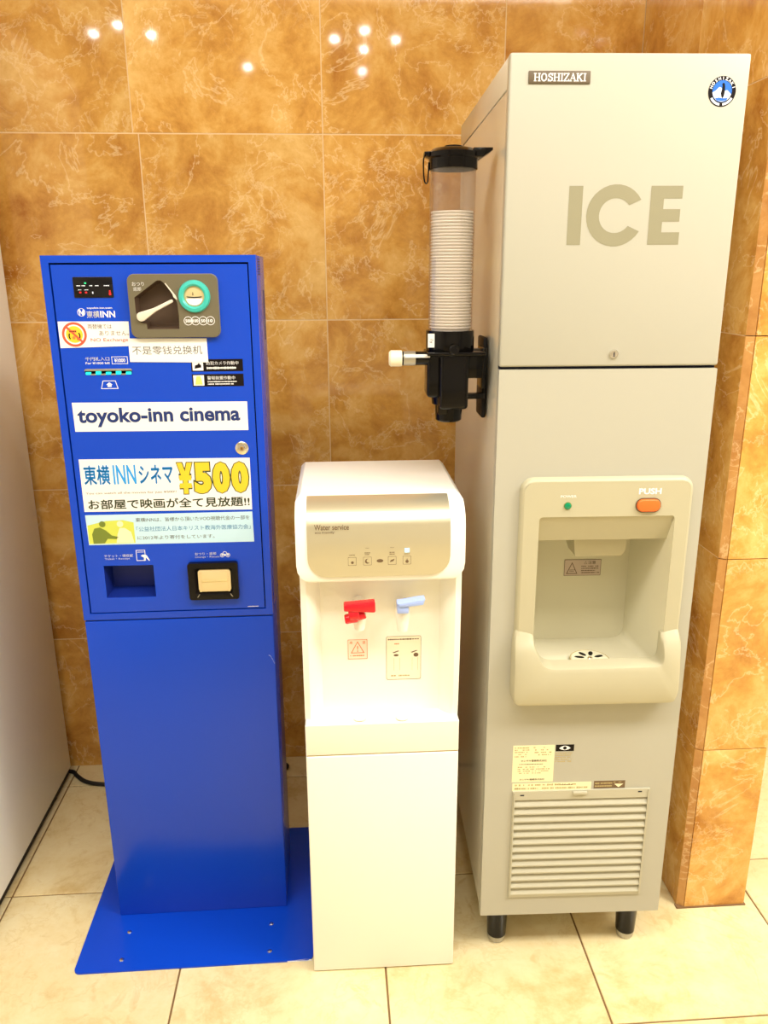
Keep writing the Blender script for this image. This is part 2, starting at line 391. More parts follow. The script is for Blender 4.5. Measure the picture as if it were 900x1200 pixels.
# back wall of golden marble tiles
PX = 0.6346
wall_back = struct(box('wall_back', M['grout'], None, XL, PX, 0.0007, 0.16, 0, CEIL))
ROWZ = [-0.0217, 0.3864, 0.7942, 1.2023, 1.6104, 2.0185, CEIL]
GW = 0.0013
def wall_tiles(parent, xs, zrange, place):
    pass
for k in range(6):
    za, zb = max(0.0, ROWZ[k]), ROWZ[k + 1]
    xs = [-0.0881 - 0.4097 * n for n in range(6, 0, -1)] + [-0.0881, 0.3216, PX]
    xs = [XL] + [x for x in xs if x > XL + 0.05]
    if k == 4: xs = [x - 0.012 if abs(x + 0.4978) < 0.01 else x for x in xs]
    if k == 5: xs = [x + 0.006 for x in xs[:-1]] + [PX]; xs[0] = XL
    for a, b in zip(xs, xs[1:]):
        o = bpy.data.objects.new('wall_tile', tile_mesh('wall_tile_%.3f_%.3f' % (b - a, zb - za), GW, b - a - GW, 0, 0.012, GW, zb - za - GW, M['wall_marble'], 0.0004))
        COL.objects.link(o); o.parent = wall_back; o.location = (a, 0, za)
# the pillar wall on the right: left side, bevelled corner strip, narrow front
FYP, SYP, FXP, RXP = -0.6199, -0.6112, 0.6476, 0.7802
wall_right = struct(box('wall_right', M['grout'], None, PX + 0.0007, RXP - 0.0022, FYP + 0.0128, 0.16, 0, CEIL))
for k in range(6):
    za, zb = max(0.0, ROWZ[k]), ROWZ[k + 1]
    ys = [SYP, -0.303, 0.0]
    for a, b in zip(ys, ys[1:]):
        o = bpy.data.objects.new('wall_tile', tile_mesh('side_tile_%.3f_%.3f' % (b - a, zb - za), 0, 0.012, GW * 0.5, b - a - GW, GW * .6, zb - za - GW * .6, M['wall_marble'], 0.0005))
        COL.objects.link(o); o.parent = wall_right; o.location = (PX, a, za)
    o = bpy.data.objects.new('wall_tile', tile_mesh('front_tile_%.3f' % (zb - za), 0.001, RXP - FXP, 0, 0.012, GW * .6, zb - za - GW * .6, M['wall_marble'], 0.0005))
    COL.objects.link(o); o.parent = wall_right; o.location = (FXP, FYP, za)
    ys = [-0.55, -0.15, 0.16]
    for a, b in zip([FYP + 0.0125] + ys[1:-1], ys[1:]):
        o = bpy.data.objects.new('wall_tile', tile_mesh('right_tile_%.3f_%.3f' % (b - a, zb - za), -0.012, 0.0, 0, b - a - GW, GW * .6, zb - za - GW * .6, M['wall_marble'], 0.0005))
        COL.objects.link(o); o.parent = wall_right; o.location = (RXP, a, za)
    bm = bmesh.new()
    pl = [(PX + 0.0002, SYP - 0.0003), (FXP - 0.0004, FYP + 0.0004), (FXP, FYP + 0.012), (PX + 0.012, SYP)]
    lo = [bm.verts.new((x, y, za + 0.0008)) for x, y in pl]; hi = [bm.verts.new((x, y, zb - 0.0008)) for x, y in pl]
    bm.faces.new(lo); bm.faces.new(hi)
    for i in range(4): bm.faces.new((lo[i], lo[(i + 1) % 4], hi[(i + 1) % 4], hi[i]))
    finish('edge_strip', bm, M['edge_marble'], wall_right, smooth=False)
bm = bmesh.new(); add_box(bm, PX - 0.003, RXP + 0.003, FYP - 0.0025, FYP + 0.01, 0.0, 0.003)
finish('sealant_line', bm, mat('brown_sealant', (0.22, 0.12, 0.05), 0.7), wall_right)
# rest of the lobby, out of the frame: plaster walls, a ceiling with lamps, some of them added
struct(box('wall_left', M['plaster'], None, XL - 0.1, XL, YB, 0.16, 0, CEIL))
struct(box('wall_front', M['plaster'], None, XL, XR, YB - 0.1, YB, 0, CEIL))
struct(box('wall_corridor_right', M['plaster'], None, XR, XR + 0.1, YB, YF, 0, CEIL))
struct(box('wall_corridor_end', M['plaster'], None, 0.6, XR, YF, YF + 0.1, 0, CEIL))
struct(box('wall_corridor_left', M['plaster'], None, PX + 0.01, RXP, 0.17, YF, 0, CEIL))
struct(box('ceiling', M['ceiling'], None, XL, XR, YB, YF, CEIL, CEIL + 0.1))
for i, (x, y) in enumerate(LAMPS):
    where = 'added over the corridor right of the ice dispenser' if x > 1 else 'far left of the lobby' if x < -1.5 else 'mirrored in the wall above the blue machine' if x < -0.3 else 'mirrored in the wall left of the cup tube'
    t = thing('ceiling_downlight', 'small round ceiling downlight ' + where, 'ceiling light', (x, y, CEIL), group='downlights ' + where)
    lathe('trim_ring', M['white_plastic'], t, [(0.030, -0.001), (0.030, -0.006), (0.036, -0.007), (0.044, -0.004), (0.045, 0.0), (0.040, -0.0005)], n=24)
    lathe('lens', M['lamp'], t, [(0.0001, -0.003), (0.029, -0.003), (0.029, -0.001)], n=24)
for (x, y, sx, sy), pw, lb in ((ADDED_PANEL, P_PANEL, 'white framed unseen ceiling panel added to light the machines'), (ADDED_PANEL2, P_PANEL * 0.75, 'white framed unseen ceiling panel added at the right to brighten the left appliance')):
    t = thing('added_ceiling_panel', lb, 'ceiling light', (x, y, CEIL))
    bm = bmesh.new(); add_box(bm, -sx / 2 - .03, sx / 2 + .03, -sy / 2 - .03, -sy / 2, -0.012, 0); add_box(bm, -sx / 2 - .03, sx / 2 + .03, sy / 2, sy / 2 + .03, -0.012, 0)
    add_box(bm, -sx / 2 - .03, -sx / 2, -sy / 2, sy / 2, -0.012, 0); add_box(bm, sx / 2, sx / 2 + .03, -sy / 2, sy / 2, -0.012, 0)
    finish('frame', bm, M['white_plastic'], t)
    box('diffuser', M['added_panel_glow'], t, -sx / 2, sx / 2, -sy / 2, sy / 2, -0.006, -0.001)
    area('added_panel_lamp', (x, y, CEIL - 0.014), sx, pw, shape='RECTANGLE', size_y=sy)

# ------------------------------------------------------------------ blue ticket machine
T = thing('ticket_vending_machine', 'tall blue ticket vending machine on a matching pedestal with a white cinema banner', 'ticket machine', (-0.5553, -0.5615, 0), (0, 0, 0.0046))
W, ZT, ZS, DB = 0.3529, 1.3392, 0.6840, 0.165
# cabinet shell with an open front
bm = bmesh.new()
add_box(bm, 0, W, 0.012, DB, ZS + 0.0015, ZT, 0.0015)
bmesh.ops.delete(bm, geom=[f for f in bm.faces if f.normal.y < -0.9 and f.calc_area() > 0.1], context='FACES')
finish('cabinet', bm, M['blue'], T)
G0, G1, GZ0, GZ1 = 0.0125, 0.3400, 0.6980, 1.3275
prism('front_border', M['blue'], T, quad(0, W, ZS + 0.0015, ZT), 0.0, 0.012, holes=[quad(G0, G1, GZ0, GZ1)])
tub('door_gap', M['gap'], T, quad(G0 - 0.0001, G1 + 0.0001, GZ0 - 0.0001, GZ1 + 0.0001), quad(G0, G1, GZ0, GZ1), 0.006, 0.05)
PK = [(0.0466, 0.7293), (0.1370, 0.7289), (0.1370, 0.7925), (0.0468, 0.7932)]
pocket = [(0.1490, 1.2715), (0.1492, 1.2480), (0.1560, 1.2305), (0.1655, 1.2285), (0.1660, 1.2195), (0.2192, 1.2195), (0.2203, 1.2400), (0.2190, 1.2610), (0.2120, 1.2800), (0.1985, 1.2955), (0.1940, 1.2990), (0.1880, 1.2988)]
door = prism('door', M['blue'], T, quad(G0 + 0.0026, G1 - 0.0022, GZ0 + 0.0024, GZ1 - 0.0030), 0.0008, 0.006, holes=[PK, quad(0.0525, 0.1310, 1.1430, 1.1525), [(0.182 + (x - 0.182) * 1.02, 1.259 + (z - 1.259) * 1.02) for x, z in pocket]])
tub('ticket_tray', M['blue_dark'], T, PK, [(0.050, 0.735), (0.1335, 0.735), (0.1335, 0.790), (0.050, 0.790)], 0.0022, 0.045)
Y = 0.0008
# pedestal + plate
box('pedestal', M['blue'], T, 0.0005, W - 0.0005, 0.0005, 0.175, 0.003, ZS - 0.0015, 0.002)
box('pedestal_seam', M['gap'], T, 0.002, W - 0.002, 0.003, 0.16, ZS - 0.003, ZS + 0.003)
bm = bmesh.new()
f = bm.faces.new([bm.verts.new((x, y, 0.0)) for x, y in rr(-0.0555, 0.4110, -0.1435, 0.2545, 0.012)])
r = bmesh.ops.extrude_face_region(bm, geom=[f]); bmesh.ops.translate(bm, verts=[v for v in r['geom'] if isinstance(v, bmesh.types.BMVert)], vec=(0, 0, 0.0030))
finish('base_plate', bm, M['blue'], T)
for x, y in ((0.0306, -0.0467), (0.0314, -0.1168), (0.3222, -0.0464), (0.3234, -0.1169)):
    lathe('bolt', M['chrome'], T, [(0.0045, 0.003), (0.0045, 0.0040), (0.0025, 0.0049), (0.0001, 0.005)], (x, y, 0), n=14)
bm = bmesh.new()   # bright worn edge of the plate near the dispenser
V = [bm.verts.new(p) for p in ((0.36, -0.1437, 0.0006), (0.4085, -0.1438, 0.0006), (0.4085, -0.1432, 0.0032), (0.395, -0.1415, 0.00325), (0.375, -0.1432, 0.0032), (0.36, -0.1434, 0.0031))]
bm.faces.new(V); finish('worn_edge', bm, M['white_print'], T, 'bare worn corner edge')
bm = bmesh.new()
for i in range(7): add_box(bm, W - 0.0005, W + 0.0004, 0.030, 0.075, 1.3070 + i * 0.0042, 1.3086 + i * 0.0042)
finish('side_vents', bm, M['gap'], T)
box('side_slot', M['gap'], T, W - 0.0005, W + 0.0004, 0.13, 0.140, 1.19, 1.28)
bm = bmesh.new()
sc = [(0.341, 0.5998), (0.3445, 0.5975), (0.348, 0.590), (0.3517, 0.581)]
for (a, b), (c, d) in zip(sc, sc[1:]): bm.faces.new([bm.verts.new(p) for p in ((a, 0.0002, b), (c, 0.0002, d), (c, 0.0002, d + 0.0013), (a, 0.0002, b + 0.0012))])
finish('scratch', bm, mat('scratch', (0.35, 0.5, 0.8), 0.6), T)
# status display
D = prism('status_display', M['display'], T, rr(0.0488, 0.1135, 1.2715, 1.3050, 0.0015, 3), Y - 0.0016, Y, 0.0006)
yd = Y - 0.0016
for x, wd in ((0.0545, 0.006), (0.0625, 0.006), (0.0755, 0.006), (0.0845, 0.006), (0.0990, 0.0105)): dashes(M['white_led'], D, x, x + wd, 1.2895, 1.2922, 1, yd, fill=1, wmin=0.0012, wmax=0.002, seed=int(x * 1e4))
flat('indicator', M['green_led'], D, quad(0.0675, 0.0705, 1.2938, 1.2962), yd, 0.0002)
for x in (0.056, 0.0665): dashes(M['white_led'], D, x, x + 0.0065, 1.2832, 1.2852, 1, yd, fill=1, wmin=0.0012, wmax=0.002, seed=int(x * 1e4))
for x in (0.058, 0.0675): flat('indicator', M['red_led'], D, quad(x, x + 0.003, 1.2788, 1.2812), yd, 0.0002)
flat('indicator', M['white_led'], D, quad(0.0790, 0.0806, 1.2778, 1.2812), yd, 0.0002)
flat('indicator', M['red_led'], D, quad(0.1065, 0.1095, 1.2755, 1.2800), yd, 0.0002)
flat('indicator', M['red_led'], D, quad(0.1068, 0.1090, 1.2812, 1.2830), yd, 0.0002)
# hotel mark
ring('logo_ring', M['white_print'], T, 0.0572, 1.2478, 0.0066, 0.0059, Y)
flat('logo_leaf', M['white_print'], T, [(0.0525, 1.2520), (0.0545, 1.2535), (0.0580, 1.2470), (0.0605, 1.2535), (0.0625, 1.2515), (0.0615, 1.2430), (0.0590, 1.2420), (0.0560, 1.2485), (0.0545, 1.2415)], Y)
text('toyoko-inn.com', M['white_print'], T, 0.0668, 0.1085, 1.2525, 1.2565, Y, 0.012)
text('東横', M['white_print'], T, 0.0655, 0.0865, 1.2385, 1.2500, Y, 0.03)
text('INN', M['white_print'], T, 0.0880, 0.1125, 1.2390, 1.2498, Y, 0.02)
# NO Exchange paper
N1 = flat('notice_paper', M['paper'], T, [(0.0163, 1.1890), (0.1325, 1.1915), (0.1338, 1.2323), (0.0165, 1.2330)], Y, 0.0006, label='white notice paper reading NO Exchange beside a crossed red circle')
yn = Y - 0.0006
flat('sign_disc', M['yellow_print'], N1, circ(0.0418, 1.2115, 0.0140, 28), yn, 0.0001)
ring('sign_ring', M['red_print'], N1, 0.0418, 1.2115, 0.0205, 0.0165, yn, 0.0003)
flat('sign_note', M['orange_print'], N1, quad(0.0335, 0.0455, 1.2145, 1.2190), yn, 0.0002)
dashes(M['black_print'], N1, 0.034, 0.045, 1.2150, 1.2185, 1, yn - 0.0002, fill=1, seed=3)
for s, cx in ((1, 0.0475), (-1, 0.036)):
    pts = [(0.0418 + s * 0.010 * math.cos(a) , 1.209 + 0.010 * math.sin(a) * s) for a in [(-0.5 + 0.16 * i) for i in range(8)]] + [(0.0418 + s * 0.0078 * math.cos(a), 1.209 + 0.0078 * math.sin(a) * s) for a in [(-0.5 + 0.16 * i) for i in range(7, -1, -1)]]
    flat('sign_arrow', M['black_print'], N1, pts, yn, 0.0002)
flat('sign_coin', M['orange_print'], N1, circ(0.0405, 1.2060, 0.0028, 14), yn, 0.0002)
flat('sign_coin', M['orange_print'], N1, circ(0.0475, 1.2040, 0.0028, 14), yn, 0.0002)
flat('sign_slash', M['red_print'], N1, [(0.0275, 1.2235), (0.0300, 1.2260), (0.0562, 1.1995), (0.0537, 1.1970)], yn, 0.0004)
text('両替機では', M['brown_print'], N1, 0.0650, 0.1050, 1.2205, 1.2285, yn, 0.0)
text('ありません。', M['brown_print'], N1, 0.0830, 0.1325, 1.2092, 1.2170, yn, 0.0)
text('NO Exchange', M['red_print'], N1, 0.0680, 0.1305, 1.1975, 1.2050, yn, 0.008)
# bill slot and its print
text('千円札入口', M['white_print'], T, 0.0550, 0.0955, 1.1670, 1.1735, Y, 0.02)
text('For ¥1000 bill', M['white_print'], T, 0.0550, 0.0950, 1.1612, 1.1650, Y, 0.012)
outline('price_box', M['white_print'], T, quad(0.0992, 0.1262, 1.1612, 1.1738), quad(0.1000, 0.1254, 1.1620, 1.1730), Y)
text('¥1000', M['white_print'], T, 0.1035, 0.1220, 1.1642, 1.1708, Y, 0.02)
B1 = prism('bill_slot', M['grey_metal'], T, [(0.0514, 1.1500), (0.0540, 1.1535), (0.1300, 1.1535), (0.1326, 1.1500)], Y - 0.004, Y + 0.002, 0.0008)
tub('slot_mouth', M['gap'], B1, quad(0.0525, 0.1310, 1.1430, 1.1525), quad(0.0535, 0.130, 1.1445, 1.1515), Y, 0.03)
bm = bmesh.new()
for i in range(5): add_box(bm, 0.0530 + i * 0.0170, 0.0530 + i * 0.0170 + 0.0088, Y - 0.0005, Y + 0.004, 1.1432, 1.1490 if i % 2 else 1.1478, 0.0006, 1)
finish('slot_lights', bm, M['teal_led'], B1)
bm = bmesh.new()
for i in range(4): add_box(bm, 0.0618 + i * 0.0170, 0.0618 + i * 0.0170 + 0.0082, Y - 0.0012, Y + 0.004, 1.1425, 1.1450, 0.0003, 1)
finish('slot_teeth', bm, M['grey_metal'], B1)
outline('bill_icon', M['white_print'], T, [(0.0765, 1.1188), (0.1060, 1.1188), (0.1022, 1.1330), (0.0805, 1.1330)], [(0.0778, 1.1198), (0.1047, 1.1198), (0.1014, 1.1320), (0.0813, 1.1320)], Y)
flat('bill_icon_arrow', M['white_print'], T, [(0.0880, 1.1222), (0.0945, 1.1222), (0.0945, 1.1258), (0.0968, 1.1258), (0.0912, 1.1300), (0.0856, 1.1258), (0.0880, 1.1258)], Y)
# coin unit: raised plate with a sunken pocket, a lever, a teal ring
C1 = prism('coin_plate', M['taupe'], T, rr(0.1395, 0.2868, 1.2060, 1.3083, 0.011), Y - 0.009, Y, holes=[pocket], label='taupe coin plate')
bm = bmesh.new(); add_prism(bm, rr(0.1385, 0.2878, 1.2050, 1.3093, 0.012), Y - 0.006, Y, holes=[[(0.182 + (x - 0.182) * 1.01, 1.259 + (z - 1.259) * 1.01) for x, z in pocket]]); fr = finish('plate_rim', bm, mat('taupe_rim', (0.26, 0.24, 0.18), 0.35), C1)
inn = [(0.180 + (x - 0.180) * 0.9, 1.262 + (z - 1.262) * 0.9) for x, z in pocket]
bm = bmesh.new(); add_tub(bm, pocket, inn, Y - 0.0088, Y + 0.014, True); finish('coin_pocket', bm, M['taupe_dark'], C1)
def blob(p0, r0, p1, r1, n=10):
    d = Vector((p1[0] - p0[0], p1[1] - p0[1])); a = math.atan2(d.y, d.x); pts = []
    for i in range(n + 1): t = a + PI / 2 + PI * i / n; pts.append((p0[0] + r0 * math.cos(t), p0[1] + r0 * math.sin(t)))
    mid = [(0.35, 0.62), (0.7, 0.0)]
    m1 = (p0[0] + d.x * 0.45, p0[1] + d.y * 0.45); rm = r1 * 1.25
    pts.append((m1[0] + rm * math.sin(a), m1[1] - rm * math.cos(a)))
    for i in range(n + 1): t = a - PI / 2 + PI * i / n; pts.append((p1[0] + r1 * math.cos(t), p1[1] + r1 * math.sin(t)))
    pts.append((m1[0] - rm * math.sin(a), m1[1] + rm * math.cos(a)))
    return pts
prism('return_lever', M['lever'], C1, blob((0.1590, 1.2405), 0.0078, (0.2098, 1.2652), 0.0026), Y - 0.016, Y - 0.008, 0.0012, label='ivory coin return lever')
prism('coin_guide', M['lever'], C1, [(0.2008, 1.2940), (0.2022, 1.2945), (0.2105, 1.2835), (0.2175, 1.2745), (0.2198, 1.2680), (0.2185, 1.2675), (0.2135, 1.2720), (0.2125, 1.2770)], Y - 0.0105, Y - 0.009)
RG = lathe('coin_ring', M['teal'], C1, [(0.0175, 0.0), (0.0170, -0.004), (0.0200, -0.0062), (0.0250, -0.0050), (0.0268, 0.0)], (0.2480, Y - 0.0088, 1.2728), 'Y', 36, 'teal ring around the coin slot')
lathe('coin_face', M['coin_metal'], RG, [(0.0001, -0.0020), (0.0140, -0.0012), (0.0176, -0.0004)], (0.2480, Y - 0.0088, 1.2728), 'Y', 32, 'brass coloured coin slot face')
flat('coin_slot', M['gap'], RG, [(0.2352, 1.2728), (0.2370, 1.2712), (0.2480, 1.2700), (0.2600, 1.2712), (0.2612, 1.2728), (0.2480, 1.2718)], Y - 0.0112, 0.0004)
flat('coin_face_lower', M['paper'], RG, [(0.2480 + 0.0135 * math.cos(a), 1.2695 + 0.0115 * math.sin(a)) for a in [PI + PI * i / 14 for i in range(15)]], Y - 0.0108, 0.0003)
flat('coin_mark', M['brown_print'], RG, [(0.2452, 1.2745), (0.2470, 1.2745), (0.2468, 1.2790), (0.2458, 1.2800)], Y - 0.0112, 0.0002)
yc = Y - 0.009
for cx, s in ((0.2351, '500'), (0.2473, '100'), (0.2600, '50'), (0.2723, '10')):
    ring('coin_symbol', M['white_print'], C1, cx, 1.2328, 0.0073, 0.0064, yc, 0.0003)
    wd = 0.0046 if len(s) == 3 else 0.0036
    text(s, M['white_print'], C1, cx - wd, cx + wd, 1.2302, 1.2354, yc, 0.03)
text('おつり', M['white_print'], C1, 0.1468, 0.1668, 1.2900, 1.2965, yc, 0.03)
text('返却', M['white_print'], C1, 0.1482, 0.1612, 1.2820, 1.2885, yc, 0.03)
# Chinese notice
N2 = flat('notice_paper', M['paper'], T, [(0.1303, 1.1645), (0.2628, 1.1622), (0.2625, 1.2030), (0.1303, 1.2040)], Y - 0.0004, 0.0008, label='white notice paper with one line of Chinese characters')
text('不是零钱兑换机', M['grey_print'], N2, 0.1355, 0.2540, 1.1765, 1.1910, Y - 0.0012, -0.004)
# camera / alarm stickers
for z0, z1, s in ((1.1465, 1.1675, '防犯カメラ作動中'), (1.1206, 1.1420, '警報装置作動中')):
    K = flat('warning_sticker', M['black_print'], T, quad(0.2330, 0.3218, z0, z1), Y, 0.0003, label='black warning sticker reading ' + ('camera in operation' if z0 > 1.14 else 'alarm in operation'))
    flat('icon_field', M['paper'], K, quad(0.2352, 0.2535, z0 + 0.0018, z1 - 0.0018), Y - 0.0003, 0.0001)
    if z0 > 1.14: flat('icon', M['black_print'], K, [(0.2385, 1.1515), (0.2500, 1.1535), (0.2500, 1.1580), (0.2478, 1.1590), (0.2465, 1.1620), (0.2440, 1.1585), (0.2395, 1.1572)], Y - 0.0004, 0.0001)
    else: flat('icon', mat('olive_yellow_print', (0.72, 0.66, 0.16), 0.5), K, [(0.2380, 1.1240), (0.2505, 1.1240), (0.2490, 1.1330), (0.2475, 1.1385), (0.2410, 1.1385), (0.2395, 1.1330)], Y - 0.0004, 0.0001)
    text(s, M['white_print'], K, 0.2590, 0.2590 + 0.0064 * len(s) * 1.08, z1 - 0.0098, z1 - 0.0035, Y - 0.0003, 0.03)
    dashes(M['white_print'], K, 0.2595, 0.318, z0 + 0.002, z1 - 0.0112, 1 if z0 > 1.14 else 2, Y - 0.0003, fill=0.95, wmin=0.001, wmax=0.002, seed=5)
# banner
B2 = flat('cinema_banner', M['paper'], T, [(0.0246, 1.0447), (0.3252, 1.0425), (0.3255, 1.0935), (0.0241, 1.0957)], Y, 0.0005, label='white banner reading toyoko-inn cinema')
text('toyoko-inn cinema', M['navy_print'], B2, 0.0312, 0.3120, 1.0520, 1.0860, Y - 0.0005, 0.030, res=5)
# key lock
LK = lathe('key_lock', M['chrome'], T, [(0.0001, -0.004), (0.0050, -0.004), (0.0058, -0.0025), (0.0090, -0.0022), (0.0118, -0.0006), (0.0118, 0.002)], (0.3120, Y, 1.0100), 'Y', 28)
lathe('lock_core', M['brass'], LK, [(0.0001, -0.0046), (0.0036, -0.0046), (0.0036, -0.003)], (0.3120, Y, 1.0100), 'Y', 18)
box('keyhole', M['gap'], LK, 0.3113, 0.3127, Y - 0.0048, Y - 0.004, 1.0078, 1.0122)
# main poster
P1 = flat('price_poster', M['paper'], T, [(0.0241, 0.8980), (0.3242, 0.8953), (0.3247, 0.9920), (0.0244, 0.9948)], Y, 0.0005, label='white poster with yellow 500 yen price')
yp = Y - 0.0005
text('東横', M['sky_print'], P1, 0.0300, 0.0760, 0.9475, 0.9840, yp, 0.045)
text('INN', M['sky_print'], P1, 0.0815, 0.1215, 0.9480, 0.9835, yp, 0.018)
text('シネマ', M['sky_print'], P1, 0.1265, 0.1870, 0.9475, 0.9830, yp, 0.05)
text('¥', M['green_print'], P1, 0.1928, 0.2232, 0.9262, 0.9868, yp, 0.13, th=0.0001)
text('¥', M['yellow_print'], P1, 0.1945, 0.2215, 0.9278, 0.9852, yp - 0.0002, 0.075, th=0.0001)
for i in range(3):
    a = 0.2228 + i * 0.0332
    text('500'[i], M['green_print'], P1, a - 0.001, a + 0.0333, 0.9262, 0.9868, yp - 0.00002 * i, 0.10, th=0.0001)
    text('500'[i], M['yellow_print'], P1, a + 0.001, a + 0.0313, 0.9278, 0.9852, yp - 0.0002, 0.065, th=0.0001)
text('You can watch all the movies for just ¥500!!', M['brown_print'], P1, 0.0300, 0.1905, 0.9292, 0.9345, yp, 0.0)
text('お部屋で映画が全て見放題!!', M['green_print'], P1, 0.0320, 0.3205, 0.9020, 0.9205, yp, 0.035)
# lower poster
P2 = flat('donation_poster', M['paper_blue'], T, [(0.0253, 0.8344), (0.3248, 0.8332), (0.3240, 0.8912), (0.0243, 0.8915)], Y, 0.0005, label='pale blue poster with small photograph')
PH = flat('photo_print', M['lime_photo'], P2, quad(0.0262, 0.1090, 0.8365, 0.8880), yp, 0.0001)
flat('photo_sky', M['paper_blue'], PH, [(0.0262, 0.8720), (0.060, 0.8800), (0.090, 0.8810), (0.1090, 0.8760), (0.1090, 0.8880), (0.0262, 0.8880)], yp - 0.0001, 0.0001)
flat('photo_figure', M['green_photo'], PH, [(0.034, 0.8370), (0.033, 0.855), (0.038, 0.866), (0.048, 0.868), (0.058, 0.862), (0.068, 0.852), (0.080, 0.849), (0.076, 0.845), (0.060, 0.846), (0.054, 0.8375)], yp - 0.0002, 0.0001)
flat('photo_figure', M['green_photo'], PH, circ(0.0530, 0.8740, 0.0058, 16), yp - 0.0002, 0.0001)
flat('photo_figure', M['yellow_label'], PH, [(0.075, 0.8375), (0.078, 0.853), (0.083, 0.866), (0.092, 0.866), (0.103, 0.858), (0.107, 0.8375)], yp - 0.0002, 0.0001)
flat('photo_figure', M['yellow_label'], PH, circ(0.0845, 0.8735, 0.0058, 16), yp - 0.0002, 0.0001)
text('東横INNは、皆様から頂いたVOD視聴代金の一部を', M['grey_print'], P2, 0.1130, 0.3185, 0.8765, 0.8845, yp, 0.0)
text('「公益社団法人日本キリスト教海外医療協力会」', M['blue_text'], P2, 0.1130, 0.3195, 0.8583, 0.8675, yp, 0.0)
text('に2012年より寄付をしています。', M['grey_print'], P2, 0.1135, 0.2530, 0.8425, 0.8500, yp, 0.0)
# ticket tray print
text('チケット・領収証', M['white_print'], T, 0.0500, 0.1020, 0.8095, 0.8150, Y, 0.025)
text('Ticket・Receipt', M['white_print'], T, 0.0505, 0.0960, 0.8040, 0.8082, Y, 0.02)
outline('ticket_icon', M['white_print'], T, quad(0.1078, 0.1245, 0.8015, 0.8225), quad(0.1088, 0.1235, 0.8025, 0.8215), Y)
flat('ticket_icon_line', M['white_print'], T, quad(0.1100, 0.1225, 0.8180, 0.8187), Y)
flat('ticket_icon_hand', M['white_print'], T, [(0.1160, 0.8110), (0.1200, 0.8135), (0.1265, 0.8120), (0.1320, 0.8015), (0.1300, 0.8012), (0.1250, 0.8080), (0.1235, 0.8050), (0.1225, 0.8012), (0.1212, 0.8012), (0.1215, 0.8075)], Y)
# change tray
text('おつり・返却', M['white_print'], T, 0.2145, 0.2535, 0.8090, 0.8145, Y, 0.025)
text('Change・Return', M['white_print'], T, 0.2145, 0.2590, 0.8030, 0.8072, Y, 0.02)
for cx, cz, rr_ in ((0.2645, 0.8080, 0.0040), (0.2695, 0.8115, 0.0040), (0.2750, 0.8080, 0.0040)): ring('change_icon', M['white_print'], T, cx, cz, rr_, rr_ - 0.0009, Y, n=16); 
for cx in (0.2645, 0.2695, 0.2750): flat('change_icon_dot', M['white_print'], T, circ(cx, 0.8085, 0.0018, 10), Y, 0.0003)
CT = prism('change_tray', M['black'], T, rr(0.2005, 0.2925, 0.7235, 0.7965, 0.005), Y - 0.010, Y, holes=[rr(0.2125, 0.2810, 0.7330, 0.7860, 0.006)], label='black framed change tray')
tub('tray_well', M['black_matte'], CT, rr(0.2125, 0.2810, 0.7330, 0.7860, 0.006), rr(0.2170, 0.2790, 0.7370, 0.7830, 0.005), Y - 0.0095, Y - 0.0005)
CF = prism('tray_flap', M['clear_amber'], CT, rr(0.2180, 0.2785, 0.7385, 0.7825, 0.006), Y - 0.0075, Y - 0.003, 0.0015, label='clear amber flap')
box('flap_rib', M['coin_metal'], CF, 0.2250, 0.2720, Y - 0.0088, Y - 0.007, 0.7590, 0.7612, 0.0005)
for x in (0.2235, 0.2725): box('flap_rib', M['clear_amber'], CF, x, x + 0.0012, Y - 0.0085, Y - 0.007, 0.7400, 0.7810, 0.0003)
for s, x in ((1, 0.2188), (-1, 0.2775)):
    prism('tray_glint', M['grey_metal'], CT, [(x, 0.7350), (x + s * 0.0015, 0.7350), (x - s * 0.0020, 0.7292), (x - s * 0.0038, 0.7292)], Y - 0.0110, Y - 0.0095)
    lathe('rivet', M['coin_metal'], CT, [(0.0001, -0.0012), (0.0018, -0.0010), (0.0022, 0.0)], (x + s * 0.0030, Y - 0.0075, 0.7405), 'Y', 10)
dashes(M['white_print'], T, 0.3060, 0.3330, 0.7020, 0.7050, 1, Y, fill=1, wmin=0.0015, wmax=0.0025, seed=2)

# ------------------------------------------------------------------ ice dispenser
I = thing('ice_dispenser', 'tall ivory ice dispenser on black feet with large ICE lettering', 'ice machine', (0.1869, -0.7136, 0.098), (-0.0091, 0, -0.0302))
WI, HI, DI, SI = 0.3531, 1.5143, 0.556, 1.0639
bm = bmesh.new(); add_box(bm, 0.0012, WI - 0.0012, 0.020, DI, 0.004, HI - 0.046)
bmesh.ops.delete(bm, geom=[f for f in bm.faces if f.calc_center_median().y < 0.03], context='FACES'); finish('body', bm, M['ice_side'], I)
box('top_cover', M['ice_side'], I, 0.0004, WI - 0.0004, 0.0185, DI, HI - 0.044, HI - 0.001, 0.002)
box('body_seam', M['gap'], I, 0.003, WI - 0.003, 0.021, DI - 0.002, HI - 0.048, HI - 0.040)
UP = box('upper_panel', M['ice_paint'], I, 0, WI, 0, 0.020, SI + 0.0022, HI, 0.0035, 3)
# lower panel with openings for the bay and grille
BAY = rr(0.0742, 0.3035, 0.530, 0.8185, 0.006, 4)
GR = quad(0.0560, 0.3095, 0.0470, 0.2790)
prism('lower_panel', M['ice_paint'], I, rr(0, WI, 0, SI - 0.0022, 0.002, 2), 0, 0.020, holes=[[(0.0600, 0.500), (0.3180, 0.500), (0.3180, 0.86), (0.0600, 0.86)], GR])
box('panel_gap', M['gap'], I, 0.002, WI - 0.002, 0.008, 0.0215, SI - 0.004, SI + 0.004)
